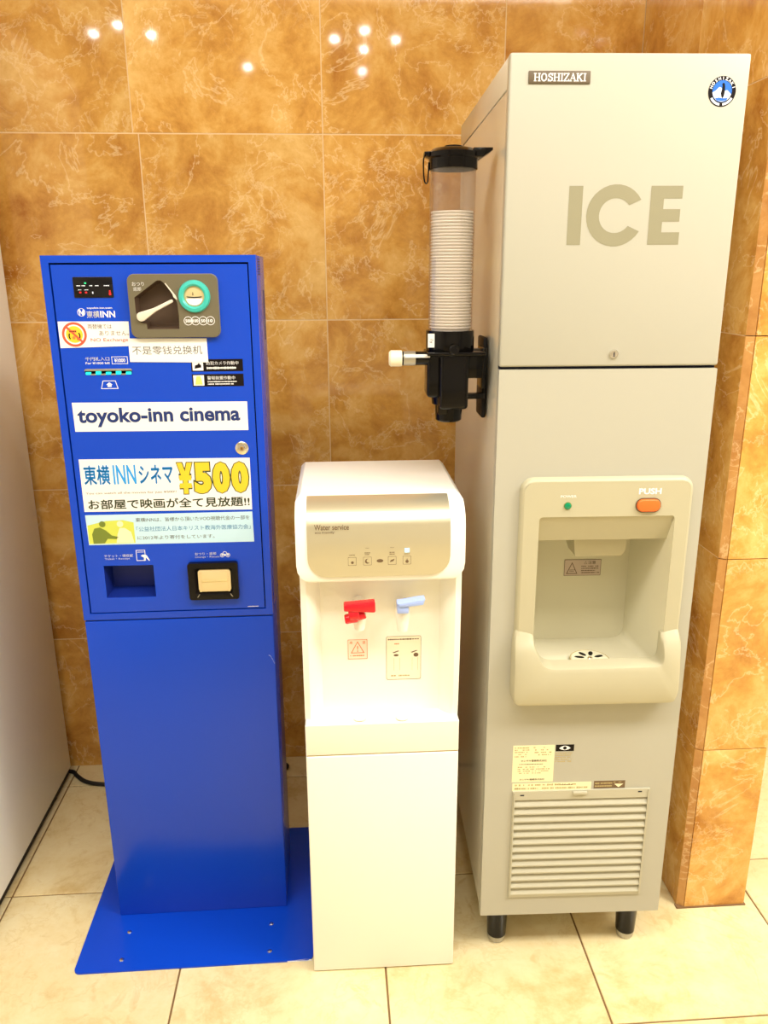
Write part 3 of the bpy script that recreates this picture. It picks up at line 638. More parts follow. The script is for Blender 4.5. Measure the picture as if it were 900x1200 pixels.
# foot posts
for x, y in ((0.042, 0.045), (0.308, 0.045), (0.042, 0.50), (0.308, 0.50)):
    L = lathe('leg', M['black'], I, [(0.0240, 0.004), (0.0240, -0.012), (0.0215, -0.020), (0.0190, -0.082)], (x, y, 0), n=24)
    lathe('foot_pad', M['grey_metal'], L, [(0.0185, -0.082), (0.0185, -0.088), (0.0160, -0.0968 - 0.0091 * 0 + (0.0091 * y)), (0.0001, -0.0975 + (0.0091 * y))], (x, y, 0), n=24)
# name plate
NP = box('name_plate', M['bronze_plate'], UP, 0.0275, 0.1180, -0.0022, 0.0005, 1.4732, 1.4900, 0.0009, label='bronze plate lettered HOSHIZAKI')
def serif_word(word, x0, x1, z0, z1, y, m, parent, st=0.30):
    glyph = {
        'H': (1.0, [((.2, 0), (.2, 1)), ((.8, 0), (.8, 1)), ((.2, .5), (.8, .5))], [(.2, 0), (.8, 0), (.2, 1), (.8, 1)]),
        'I': (.5, [((.25, 0), (.25, 1))], [(.25, 0), (.25, 1)]),
        'Z': (.85, [((.1, 1), (.75, 1)), ((.75, 1), (.1, 0)), ((.1, 0), (.75, 0)), ((.1, 1), (.1, .8)), ((.75, 0), (.75, .2))], []),
        'A': (1.0, [((.15, 0), (.5, 1)), ((.5, 1), (.85, 0)), ((.3, .35), (.7, .35))], [(.15, 0), (.85, 0)]),
        'K': (1.0, [((.2, 0), (.2, 1)), ((.2, .42), (.8, 1)), ((.38, .58), (.82, 0))], [(.2, 0), (.2, 1), (.82, 0), (.78, 1)]),
        'S': (.85, [((.7, .75), (.7, 1)), ((.66, .88), (.45, 1)), ((.45, 1), (.2, .88)), ((.2, .88), (.18, .68)), ((.18, .68), (.45, .52)), ((.45, .52), (.7, .38)), ((.7, .38), (.68, .12)), ((.68, .12), (.42, 0)), ((.42, 0), (.17, .12)), ((.15, .0), (.15, .27))], []),
        'O': (1.0, [((.5 + .36 * math.cos(a), .5 + .5 * math.sin(a)), (.5 + .36 * math.cos(a + PI / 5), .5 + .5 * math.sin(a + PI / 5))) for a in [PI / 5 * i for i in range(10)]], []),
    }
    tot = sum(glyph[c][0] for c in word); k = (x1 - x0) / tot; h = z1 - z0; bm = bmesh.new(); x = x0
    def seg(a, b, t):
        d = Vector((b[0] - a[0], b[1] - a[1])); 
        if d.length < 1e-9: return
        d.normalize(); n = Vector((-d.y, d.x)) * t / 2; e = d * t * 0.3
        P = [(a[0] - e.x + n.x, a[1] - e.y + n.y), (b[0] + e.x + n.x, b[1] + e.y + n.y), (b[0] + e.x - n.x, b[1] + e.y - n.y), (a[0] - e.x - n.x, a[1] - e.y - n.y)]
        bm.faces.new([bm.verts.new((p[0], y, p[1])) for p in P])
    for c in word:
        wd, strokes, serifs = glyph[c]
        kk = k
        for a, b in strokes:
            thin = 0.10 if (a[1] == b[1] or (c in 'A' and a[0] < .2)) else 0.19
            seg((x + a[0] * kk, z0 + a[1] * h), (x + b[0] * kk, z0 + b[1] * h), h * thin)
        for sx, sz in serifs: seg((x + (sx - .17) * kk, z0 + sz * h), (x + (sx + .17) * kk, z0 + sz * h), h * 0.11)
        x += wd * k
    return finish('lettering', bm, m, parent, smooth=False)
serif_word('HOSHIZAKI', 0.0350, 0.1120, 1.4765, 1.4862, -0.0024, M['white_print'], UP)
# penguin emblem
EM = flat('round_emblem', M['black_print'], UP, circ(0.3143, 1.4637, 0.0205, 40), 0, 0.0005, label='round black and blue penguin emblem')
flat('emblem_sky', M['penguin_blue'], EM, circ(0.3143, 1.4640, 0.0145, 32), -0.0005, 0.0001)
flat('emblem_ice', M['penguin_white'], EM, [(0.3000, 1.4620), (0.3050, 1.4650), (0.3095, 1.4695), (0.3120, 1.4690), (0.3165, 1.4640), (0.3215, 1.4655), (0.3280, 1.4600), (0.3265, 1.4560), (0.3225, 1.4520), (0.3143, 1.4498), (0.3065, 1.4520), (0.3020, 1.4565)], -0.0006, 0.0001)
flat('emblem_sea', M['penguin_blue'], EM, [(0.3045, 1.4545), (0.3100, 1.4555), (0.3170, 1.4545), (0.3235, 1.4550), (0.3220, 1.4520), (0.3143, 1.4506), (0.3070, 1.4520)], -0.0007, 0.0001)
flat('emblem_penguin', M['black_print'], EM, [(0.3140, 1.4560), (0.3125, 1.4610), (0.3135, 1.4660), (0.3142, 1.4710), (0.3133, 1.4735), (0.3150, 1.4752), (0.3170, 1.4740), (0.3180, 1.4700), (0.3183, 1.4630), (0.3175, 1.4580), (0.3160, 1.4545)], -0.0008, 0.0001)
def arc_text(s, cx, cz, r, a0, a1, h, y, m, parent, flip=False):
    n = len(s); bm = bmesh.new()
    for i, ch in enumerate(s):
        if ch == ' ': continue
        a = a0 + (a1 - a0) * i / (n - 1); vs, fs = text_verts(ch, 0.03, 2)
        cxx = (min(v.x for v in vs) + max(v.x for v in vs)) / 2; k = h / 0.73; V = []
        rot = a - PI / 2 if not flip else a + PI / 2
        px, pz = cx + r * math.cos(a), cz + r * math.sin(a)
        for v in vs:
            lx, lz = (v.x - cxx) * k, (v.y - 0.365) * k
            V.append(bm.verts.new((px + lx * math.cos(rot) - lz * math.sin(rot), y, pz + lx * math.sin(rot) + lz * math.cos(rot))))
        for f in fs: bm.faces.new([V[j] for j in f])
    return finish('lettering', bm, m, parent, smooth=False)
arc_text('HOSHIZAKI', 0.3143, 1.4638, 0.0175, PI * 0.90, PI * 0.10, 0.0042, -0.0007, M['white_print'], EM)
for a0, a1 in ((1.17, 1.46), (1.54, 1.83)):
    aa = [PI * (a0 + (a1 - a0) * i / 6) for i in range(7)]
    flat('emblem_mark', M['penguin_white'], EM, [(0.3143 + 0.0192 * math.cos(a), 1.4638 + 0.0192 * math.sin(a)) for a in aa] + [(0.3143 + 0.0160 * math.cos(a), 1.4638 + 0.0160 * math.sin(a)) for a in reversed(aa)], -0.0005, 0.0001)
# ICE: slanted letters
def ice_letters():
    bm = bmesh.new(); zb, zt = 1.2505, 1.3350; sh = 0.0
    def poly(pts): bm.faces.new([bm.verts.new((x, -0.0003, z)) for x, z in pts])
    poly([(0.0965, zb), (0.1175, zb), (0.1175, zt), (0.0965, zt)])
    cx, cz, ro, ri = 0.1690, 1.2927, 0.0445, 0.0250
    a0, a1, n = 0.30 * PI, 1.70 * PI, 28
    A = []; Bv = []
    for i in range(n + 1):
        t = i / n; a = 0.17 * PI + (2 - 0.34) * PI * t; b = 0.20 * PI + (2 - 0.40) * PI * t
        A.append(bm.verts.new((cx + ro * math.cos(a), -0.0003, cz + ro * math.sin(a)))); Bv.append(bm.verts.new((cx + ri * math.cos(b), -0.0003, cz + ri * math.sin(b))))
    for i in range(n): bm.faces.new((A[i], A[i + 1], Bv[i + 1], Bv[i]))
    x0, x1 = 0.2215, 0.2700
    poly([(x0, zb), (x0 + 0.0205, zb), (x0 + 0.0205, zt), (x0, zt)])
    for za, zc, xe in ((zt - 0.0180, zt, x1), (zb, zb + 0.0180, x1), (1.2838, 1.3018, x1 - 0.0015)): poly([(x0 + 0.0205, za), (xe, za), (xe, zc), (x0 + 0.0205, zc)])
    return finish('ice_lettering', bm, M['ice_text'], UP, 'khaki lettering ICE', smooth=False)
ice_letters()
KL = lathe('key_lock', M['chrome'], UP, [(0.0001, -0.003), (0.0060, -0.003), (0.0074, -0.001), (0.0074, 0.002)], (0.1823, 0, 1.0852), 'Y', 24)
box('keyhole', M['gap'], KL, 0.1816, 0.1830, -0.0036, -0.0028, 1.0815, 1.0885)
# dispensing module
MF = rr(0.0478, 0.3262, 0.500, 0.8790, (0.004, 0.004, 0.018, 0.018), 6)
bm = bmesh.new()
add_prism(bm, MF, -0.011, 0.004, holes=[BAY])
MO = finish('bay_frame', bm, M['ice_plastic'], I)
def ring_bevel(bm, outer, y0, y1, inset, n=4):
    """quarter-round skirt from outer outline (y1) to the inset outline (y0)"""
    cx = sum(p[0] for p in outer) / len(outer); prev = None
    m = len(outer); nrm = []
    for i in range(m):
        a, b, c = outer[i - 1], outer[i], outer[(i + 1) % m]
        d1 = Vector((b[0] - a[0], b[1] - a[1])); d2 = Vector((c[0] - b[0], c[1] - b[1]))
        n1 = Vector((-d1.y, d1.x)); n2 = Vector((-d2.y, d2.x))
        v = (n1.normalized() if n1.length > 1e-9 else n2.normalized()) + (n2.normalized() if n2.length > 1e-9 else n1.normalized()); nrm.append(v.normalized())
    for k in range(n + 1):
        t = 0.5 * PI * k / n; off = inset * (1 - math.cos(t)); yy = y1 + (y0 - y1) * math.sin(t)
        ringv = [bm.verts.new((p[0] + q.x * off, yy, p[1] + q.y * off)) for p, q in zip(outer, nrm)]
        if prev:
            for i in range(m): bm.faces.new((prev[i], prev[(i + 1) % m], ringv[(i + 1) % m], ringv[i]))
        prev = ringv
bm = bmesh.new(); ring_bevel(bm, rr(0.0415, 0.3325, 0.494, 0.8850, (0.008, 0.008, 0.022, 0.022), 6), -0.011, 0.0, 0.0066)
finish('frame_edge', bm, M['ice_plastic'], MO)
# bay walls: sides, back and floor as one moulded tub
bk = rr(0.0800, 0.2910, 0.518, 0.790, 0.022, 4)
bm = bmesh.new(); add_tub(bm, BAY, bk, -0.010, 0.155)
finish('bay_lining', bm, M['bay_plastic'], I)
# slanted visor under the frame
bm = bmesh.new()
vz = [(-0.009, 0.8180), (0.012, 0.7705), (0.024, 0.7690), (0.024, 0.8180)]
a = [bm.verts.new((0.0752, y, z)) for y, z in vz]; b = [bm.verts.new((0.3025, y, z)) for y, z in vz]
for i in range(4): bm.faces.new((a[i], a[(i + 1) % 4], b[(i + 1) % 4], b[i]))
bm.faces.new(a); bm.faces.new(b); finish('visor', bm, M['ice_plastic'], I)
bm = bmesh.new()
T0 = [(0.145, 0.035), (0.246, 0.035), (0.246, 0.10), (0.145, 0.10)]; T1 = [(0.154, 0.042), (0.235, 0.042), (0.235, 0.09), (0.154, 0.09)]
lo = [bm.verts.new((x, y, 0.7300)) for x, y in T1]; md = [bm.verts.new((x, y, 0.7400)) for x, y in [(0.151, 0.037), (0.240, 0.037), (0.240, 0.095), (0.151, 0.095)]]; hi = [bm.verts.new((x, y, 0.7960)) for x, y in T0]
for A_, B_ in ((lo, md), (md, hi)):
    for i in range(4): bm.faces.new((A_[i], A_[(i + 1) % 4], B_[(i + 1) % 4], B_[i]))
bm.faces.new(lo); bm.faces.new(hi); finish('ice_chute', bm, M['ice_plastic'], I)
# drip tray: U-shaped lip standing forward of the panel, sunken floor, drain
KEY = [(.2990, .604, .3290, .612, .011), (.2990, .585, .3325, .590, .026), (.2990, .568, .3325, .560, .034), (.2975, .558, .3325, .520, .036), (.2935, .5535, .3325, .500, .036),
       (.2860, .552, .3290, .486, .036), (.2780, .552, .3180, .4775, .036), (.240, .5515, .250, .4770, .036), (.190, .551, .190, .4770, .036), (.140, .5505, .120, .4770, .036), (.112, .5505, .056, .4775, .036), (.104, .5515, .046, .479, .036), (.096, .5545, .0400, .487, .036),
       (.089, .561, .0385, .505, .036), (.081, .575, .0385, .540, .034), (.0755, .588, .0385, .575, .028), (.0742, .598, .0395, .598, .018), (.0742, .606, .0430, .614, .011)]
IN = catmull([(k[0], k[4], k[1]) for k in KEY], 3); OU = catmull([(k[2], k[4], k[3]) for k in KEY], 3)
bm = bmesh.new(); prev = None
for a, b in zip(IN, OU):
    p = a.y; d = Vector((b.x - a.x, 0, b.z - a.z)); ln = max(d.length, 1e-6); q = min(0.009 / ln, 0.3)
    sec = [(0.0, 0.0), (0.0, -p * 0.75), (q * 0.3, -p * 0.93), (q, -p), (1 - q, -p), (1 - q * 0.3, -p * 0.93), (1.0, -p * 0.72), (1.0, 0.0)]
    ringv = [bm.verts.new((a.x + d.x * t, yy, a.z + d.z * t)) for t, yy in sec]
    if prev:
        for i in range(7): bm.faces.new((prev[i], prev[i + 1], ringv[i + 1], ringv[i]))
    else: bm.faces.new(ringv)
    prev = ringv
bm.faces.new(prev)
finish('drip_tray_lip', bm, M['ice_plastic'], I, 'rounded cream drip tray lip')
box('tray_floor', M['bay_plastic'], I, 0.076, 0.300, -0.022, 0.006, 0.500, 0.5325, 0.001)
DR = lathe('drain_cover', M['bay_plastic'], I, [(0.0001, 0.0020), (0.0330, 0.0018), (0.0350, 0.0)], (0.1930, 0.040, 0.5305), 'Z', 32)
lathe('drain_rim', M['faint_print'], DR, [(0.0350, 0.0), (0.0356, 0.0012), (0.0365, 0.0)], (0.1930, 0.040, 0.5306), 'Z', 32)
for ang in (0.35, 1.25, 2.1, 2.9, 3.9, 5.2):
    c, s = math.cos(ang), math.sin(ang)
    bm = bmesh.new(); V = []
    for i in range(12):
        t = 2 * PI * i / 12; u, v = 0.019 + 0.009 * math.cos(t), 0.0042 * math.sin(t)
        V.append(bm.verts.new((0.193 + u * c - v * s, 0.040 + u * s + v * c, 0.5329)))
    bm.faces.new(V); finish('drain_hole', bm, M['black_matte'], DR)
lathe('drain_screw', M['chrome'], DR, [(0.0001, 0.004), (0.0040, 0.0035), (0.0055, 0.0015)], (0.1930, 0.040, 0.5305), 'Z', 16)
# lamp, button, prints
LM = lathe('power_lamp', M['power_led'], MO, [(0.0001, -0.0045), (0.0035, -0.0038), (0.0058, -0.0012), (0.0058, 0.0)], (0.1205, -0.011, 0.8378), 'Y', 24)
lathe('lamp_bezel', M['green_photo'], LM, [(0.0058, -0.001), (0.0066, -0.0008), (0.0066, 0.0)], (0.1205, -0.011, 0.8378), 'Y', 24)
text('POWER', M['white_print'], MO, 0.1078, 0.1345, 0.8520, 0.8562, -0.0111, 0.01)
text('PUSH', M['white_print'], MO, 0.2385, 0.2765, 0.8560, 0.8665, -0.0112, 0.035)
prism('push_button', M['orange_button'], MO, rr(0.2365, 0.2755, 0.8268, 0.8478, 0.0100, 6), -0.0165, -0.010, 0.0022, seg=3, label='orange push button')
bm = bmesh.new(); add_prism(bm, rr(0.2345, 0.2775, 0.8248, 0.8498, 0.0120, 6), -0.0122, -0.0105, holes=[rr(0.2360, 0.2760, 0.8263, 0.8483, 0.0105, 6)]); finish('button_bezel', bm, M['brown_print'], MO)
SG = flat('caution_sticker', M['pink_label'], I, quad(0.1665, 0.2375, 0.6508, 0.6835), 0.1545, 0.0005, label='small pinkish caution sticker')
outline('sticker_border', M['brown_print'], SG, quad(0.1665, 0.2375, 0.6508, 0.6835), quad(0.1672, 0.2368, 0.6515, 0.6828), 0.154, 0.0002)
outline('sticker_triangle', M['brown_print'], SG, [(0.1705, 0.6545), (0.1925, 0.6545), (0.1815, 0.6785)], [(0.1727, 0.6559), (0.1903, 0.6559), (0.1815, 0.6755)], 0.154, 0.0002)
dashes(M['brown_print'], SG, 0.177, 0.188, 0.658, 0.664, 2, 0.154, fill=1, seed=9)
text('注意', M['brown_print'], SG, 0.2125, 0.2270, 0.6740, 0.6805, 0.154, 0.02)
outline('sticker_triangle', M['brown_print'], SG, [(0.2045, 0.6742), (0.2105, 0.6742), (0.2075, 0.6802)], [(0.2053, 0.6747), (0.2097, 0.6747), (0.2075, 0.6790)], 0.154, 0.0002)
dashes(M['brown_print'], SG, 0.1995, 0.2350, 0.6545, 0.6720, 4, 0.154, fill=0.95, seed=11, wmin=0.001, wmax=0.003)
# rating labels
LB = flat('rating_label', M['yellow_label'], I, quad(0.0500, 0.1270, 0.3010, 0.3785), 0, 0.0003, label='pale yellow rating label')
dashes(M['faint_print'], LB, 0.0530, 0.0800, 0.3530, 0.3760, 5, -0.0003, seed=21); dashes(M['faint_print'], LB, 0.0880, 0.1240, 0.3560, 0.3765, 4, -0.0003, fill=0.5, seed=22)
text('ホシザキ電機株式会社', M['brown_print'], LB, 0.0655, 0.1135, 0.3440, 0.3485, -0.0003, 0.02)
dashes(M['brown_print'], LB, 0.0620, 0.1180, 0.3375, 0.3405, 1, -0.0003, fill=0.9, seed=23)
dashes(M['faint_print'], LB, 0.0600, 0.1200, 0.3180, 0.3350, 4, -0.0003, fill=0.7, seed=24)
text('ホシザキ電機株式会社', M['brown_print'], LB, 0.0640, 0.1110, 0.3045, 0.3085, -0.0003, 0.01)
EY = flat('eye_label', M['black_print'], I, quad(0.1290, 0.1628, 0.3648, 0.3785), 0, 0.0003, label='dark label with white eye symbol')
eye = [(0.1350, 0.3712), (0.1390, 0.3745), (0.1440, 0.3762), (0.1475, 0.3762), (0.1525, 0.3745), (0.1565, 0.3712), (0.1525, 0.3685), (0.1475, 0.3672), (0.1440, 0.3672), (0.1390, 0.3685)]
flat('eye_symbol', M['white_print'], EY, eye, -0.0003, 0.0001)
flat('eye_pupil', M['black_print'], EY, circ(0.1458, 0.3716, 0.0034, 16), -0.0004, 0.0001)
dashes(M['faint_print'], I, 0.1292, 0.1620, 0.3410, 0.3630, 5, -0.0001, fill=0.9, seed=25)
NS = flat('notice_strip', M['yellow_label'], I, quad(0.0515, 0.2000, 0.2820, 0.2985), 0, 0.0002, label='pale strip of small print')
dashes(M['faint_print'], NS, 0.0560, 0.1980, 0.2832, 0.2980, 2, -0.0002, fill=0.8, seed=26)
dashes(M['brown_print'], NS, 0.0560, 0.0640, 0.2855, 0.2895, 1, -0.0002, fill=1, seed=27); dashes(M['brown_print'], NS, 0.1300, 0.1680, 0.2915, 0.2950, 1, -0.0002, fill=0.8, seed=29)
BL_ = flat('filter_label', M['brown_print'], I, quad(0.2050, 0.2640, 0.2835, 0.2995), 0, 0.0003, label='brown label with small down arrow')
dashes(M['faint_print'], BL_, 0.2070, 0.2400, 0.2855, 0.2975, 2, -0.0003, fill=0.95, seed=28)
dashes(M['faint_print'], BL_, 0.2420, 0.2620, 0.2945, 0.2985, 1, -0.0003, fill=0.95, seed=30)
flat('arrow_symbol', M['yellow_label'], BL_, [(0.2435, 0.2925), (0.2605, 0.2925), (0.2520, 0.2852)], -0.0003, 0.0001)
# louvred grille
GRL = prism('grille', M['grille'], I, quad(0.0525, 0.3120, 0.0445, 0.2825), -0.0032, 0.001, holes=[quad(0.0562, 0.3082, 0.0490, 0.2640)])
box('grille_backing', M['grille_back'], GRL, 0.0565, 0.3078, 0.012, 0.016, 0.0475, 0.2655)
NSL = 13
for i in range(NSL):
    zt = 0.2650 - i * (0.2160 / NSL); pz = 0.2160 / NSL
    bm = bmesh.new(); prof = [(-0.0045, zt - pz * 0.96), (-0.0045, zt - pz * 0.80), (0.0040, zt - pz * 0.04), (0.0062, zt - pz * 0.04), (-0.0020, zt - pz * 0.96)]
    a = [bm.verts.new((0.0565, y, z)) for y, z in prof]; b = [bm.verts.new((0.3079, y, z)) for y, z in prof]
    for k in range(5): bm.faces.new((a[k], a[(k + 1) % 5], b[(k + 1) % 5], b[k]))
    bm.faces.new(a); bm.faces.new(b); finish('slat', bm, M['grille'], GRL, smooth=False)
box('grille_tab', M['grille'], GRL, 0.165, 0.192, -0.0075, -0.003, 0.2752, 0.2812, 0.001)
for x in (0.0665, 0.2890): box('grille_latch', M['gap'], GRL, x, x + 0.0075, -0.0036, -0.003, 0.2742 + (0.001 if x > .2 else -.001), 0.2766 + (0.001 if x > .2 else -.001))
for x in (0.0545, 0.3080): box('grille_rail', M['grille'], GRL, x, x + 0.002, -0.0050, -0.003, 0.046, 0.281)

# ------------------------------------------------------------------ cup dispenser on the side of the ice dispenser
_m = Matrix.Translation((0.1869, -0.7136, 0.098)) @ Matrix.Rotation(-0.0302, 4, 'Z') @ Matrix.Rotation(-0.0091, 4, 'X')
K0 = _m @ Vector((-0.0685, 0.110, 0.0))
CD = thing('cup_dispenser', 'black wall-mounted cup dispenser with clear tube on the ivory ice machine side', 'cup dispenser', K0, (0, 0, -0.0302))
HD = lathe('holder', M['black'], CD, [(0.0375, 1.1500), (0.0405, 1.1190 + 0.0), (0.0408, 1.1170), (0.0408, 1.0880), (0.0385, 1.0800), (0.0330, 1.0700), (0.0310, 1.0130), (0.0295, 0.9950), (0.0240, 0.9920), (0.0225, 0.9670), (0.0195, 0.9645), (0.0175, 0.9660), (0.0200, 0.9950), (0.0270, 1.0100), (0.0350, 1.0800), (0.0375, 1.1180)][1:], n=40)
box('gear_housing', M['black'], CD, -0.0405, -0.0130, -0.030, 0.028, 1.0085, 1.0850, 0.006, 3)
box('front_housing', M['black'], CD, -0.0200, 0.0280, -0.044, -0.010, 0.9900, 1.0840, 0.006, 3)
prism('collar_flange', M['black'], CD, rr(-0.0420, 0.0560, 1.0800, 1.0855, 0.002), -0.046, 0.030, 0.0015)
box('outlet_step', M['black'], CD, -0.0215, -0.005, -0.030, 0.01, 0.9790, 1.010, 0.003)
lathe('push_rod', M['black'], CD, [(0.0001, -0.083), (0.0115, -0.083), (0.0115, -0.030), (0.0001, -0.030)], (0, -0.018, 1.0740), 'X', 24)
lathe('rod_sleeve', M['grey_metal'], CD, [(0.0120, -0.080), (0.0122, -0.078), (0.0122, -0.062), (0.0120, -0.060)], (0, -0.018, 1.0740), 'X', 24)
box('rod_strip', M['white_print'], CD, -0.078, -0.036, -0.0312, -0.0290, 1.0760, 1.0815, 0.0005)
lathe('push_knob', M['cream_cap'], CD, [(0.0001, -0.1045), (0.0105, -0.1045), (0.0135, -0.1015), (0.0135, -0.0835), (0.0125, -0.0825), (0.0001, -0.0825)], (0, -0.018, 1.0740), 'X', 28, 'ivory push knob')
lathe('hub', M['black'], CD, [(0.0001, -0.0500), (0.0060, -0.0500), (0.0085, -0.0480), (0.0085, -0.038)], (0.002, 0, 1.0900), 'Y', 18)
flat('size_label', M['paper'], CD, quad(-0.0400, -0.0290, 1.0925, 1.1150), -0.0292, 0.0006, label='small white size label')
text('8-12', M['grey_print'], CD, -0.0375, -0.0310, 1.1010, 1.1055, -0.0298, 0.02, rot=1.2)
box('bracket_arm', M['black'], CD, 0.0250, 0.0610, -0.010, 0.014, 1.0380, 1.0880, 0.004)
box('bracket_arm', M['black'], CD, 0.0250, 0.0610, -0.006, 0.010, 1.0020, 1.0120, 0.002)
bm = bmesh.new(); add_box(bm, 0.0590, 0.0672, 0.012, 0.075, 0.9660, 1.1050, 0.003, 2); finish('mounting_plate', bm, M['black_matte'], CD)
box('plate_web', M['black'], CD, 0.0540, 0.0620, -0.012, 0.040, 1.02, 1.090, 0.003)
bm = bmesh.new()
R0, R1 = 0.0372, 0.0360
nn = 48; rings = []
for r, z in ((R0, 1.1080), (R0, 1.3870), (R1, 1.3870), (R1, 1.1080)):
    rings.append([bm.verts.new((r * math.cos(2 * PI * i / nn), r * math.sin(2 * PI * i / nn), z)) for i in range(nn)])
for a, b in zip(rings, rings[1:] + rings[:1]):
    for i in range(nn): bm.faces.new((a[i], a[(i + 1) % nn], b[(i + 1) % nn], b[i]))
finish('cup_tube', bm, M['clear'], CD, 'clear plastic tube')
LD = lathe('lid', M['black'], CD, [(0.0355, 1.3790), (0.0392, 1.3700), (0.0392, 1.3850), (0.0418, 1.3870), (0.0418, 1.3940), (0.0330, 1.4000), (0.0150, 1.4030), (0.0140, 1.4050), (0.0001, 1.4055)], n=40)
prism('lid_lip', M['black'], LD, [(0.0300, 1.3870), (0.0440, 1.3860), (0.0600, 1.3960), (0.0600, 1.4000), (0.0300, 1.4000)], -0.024, 0.026, 0.002)
prism('lid_lip', M['black'], LD, [(-0.0300, 1.3870), (-0.0420, 1.3880), (-0.0470, 1.3910), (-0.0470, 1.3950), (-0.0300, 1.3960)], -0.014, 0.014, 0.001)
tube('strap_loop', M['black'], CD, catmull([(-0.0395, -0.006, 1.3900), (-0.0470, -0.006, 1.3880), (-0.0480, -0.006, 1.3700), (-0.0460, -0.006, 1.3520), (-0.0415, -0.006, 1.3500), (-0.0400, -0.006, 1.3650), (-0.0395, -0.006, 1.3800)], 6), 0.0012, 8)
# paper cups nested in the tube, each cup one object
bm = bmesh.new()
prof = [(0.0001, -0.074), (0.0235, -0.074), (0.0238, -0.078), (0.0250, -0.078), (0.0325, -0.0025), (0.0342, -0.0030), (0.0349, -0.0016), (0.0342, -0.0002), (0.0324, -0.0004), (0.0318, -0.0030), (0.0243, -0.0730), (0.0001, -0.0732)]
add_lathe(bm, prof, n=28); bmesh.ops.remove_doubles(bm, verts=bm.verts[:], dist=1e-6)
cup = finish('paper_cup', bm, M['cup'])
NC = 38; pitch = 0.0049; ztop = 1.3068
cups = []
for i in range(NC):
    o = cup if i == 0 else cup.copy()
    if i: COL.objects.link(o)
    zc = ztop - i * pitch
    o.location = K0 + Vector((0, 0, zc)); cups.append(o)
    o['category'] = 'cup'; o['group'] = 'paper cups nested in the clear tube'
    if i == 0: o['label'] = 'white paper cup, topmost of the stack in the clear tube'
    elif i == NC - 1: o['label'] = 'white paper cup, lowest of the stack, just above the black holder'
    else: o['label'] = 'white paper cup nested in the middle of the stack inside the clear tube'

# ------------------------------------------------------------------ water dispenser
Q = thing('water_dispenser', 'white floor-standing water dispenser with silver panel and red and blue taps', 'water dispenser', (-0.1413, -0.731, 0), (0, 0, -0.0056))
WD, DD = 0.2735, 0.285
def loft_x(bm, prof, xl, xr, yb):
    """rings along prof (y,z), each between xl(z) and xr(z); sides run back to depth yb"""
    FL, FR, BL, BR = [], [], [], []
    for y, z in prof:
        FL.append(bm.verts.new((xl(z), y, z))); FR.append(bm.verts.new((xr(z), y, z))); BL.append(bm.verts.new((xl(z), yb, z))); BR.append(bm.verts.new((xr(z), yb, z)))
    for i in range(len(prof) - 1):
        bm.faces.new((FL[i], FR[i], FR[i + 1], FL[i + 1])); bm.faces.new((BL[i], FL[i], FL[i + 1], BL[i + 1])); bm.faces.new((FR[i], BR[i], BR[i + 1], FR[i + 1])); bm.faces.new((BR[i], BL[i], BL[i + 1], BR[i + 1]))
    bm.faces.new((FL[0], BL[0], BR[0], FR[0])); bm.faces.new((FL[-1], FR[-1], BR[-1], BL[-1]))
# body: lower cabinet, ledge and column
box('lower_cabinet', M['white_body'], Q, 0, WD, 0, DD, 0.002, 0.4830, 0.003, 3)
box('cabinet_seam', M['faint_print'], Q, 0.002, WD - 0.002, 0.0022, DD - 0.002, 0.4815, 0.4870)
bm = bmesh.new()
add_prism(bm, [(0, 0.4850), (WD, 0.4850), (WD, 0.5460), (WD - 0.002, 0.5560), (0.002, 0.5560), (0, 0.5460)], 0.0, DD, 0.003, 2)
for v in bm.verts:
    if v.co.z > 0.54 and v.co.y < 0.01: v.co.z = min(v.co.z, 0.5465) - 0.001
ledge = finish('drip_ledge', bm, M['white_body'], Q)
for x, y in ((0.0977, 0.0177), (0.1731, 0.0150)):
    lathe('drip_dimple', M['cream_cap'], ledge, [(0.0001, 0.0), (0.0110, 0.0), (0.0118, 0.0006)], (x, y, 0.5476), 'Z', 18)
# column, with slightly hollow front
bm = bmesh.new()
plan = [(0, 0.012), (0.010, 0.010), (0.022, 0.020), (0.032, 0.042), (WD - 0.032, 0.042), (WD - 0.022, 0.020), (WD - 0.010, 0.010), (WD, 0.012), (WD, DD), (0, DD)]
plan2 = [(x, y + (0.030 if y < 0.03 else 0.0)) if 0 < x < WD or y < 0.05 else (x, y) for x, y in plan]
secs = []
for t, z in ((0.35, 0.545), (0.25, 0.575), (0.15, 0.620), (0.05, 0.70), (0.0, 0.80), (0.0, 0.840)):
    pl = [(a[0], a[1] + (b[1] - a[1]) * t * (1 if a[1] < 0.2 else 0)) for a, b in zip(plan, plan2)]
    secs.append([bm.verts.new((x, y, z)) for x, y in pl])
for a, b in zip(secs, secs[1:]):
    for i in range(10): bm.faces.new((a[i], a[(i + 1) % 10], b[(i + 1) % 10], b[i]))
bm.faces.new(secs[0]); bm.faces.new(secs[-1]); finish('column', bm, M['white_body'], Q)
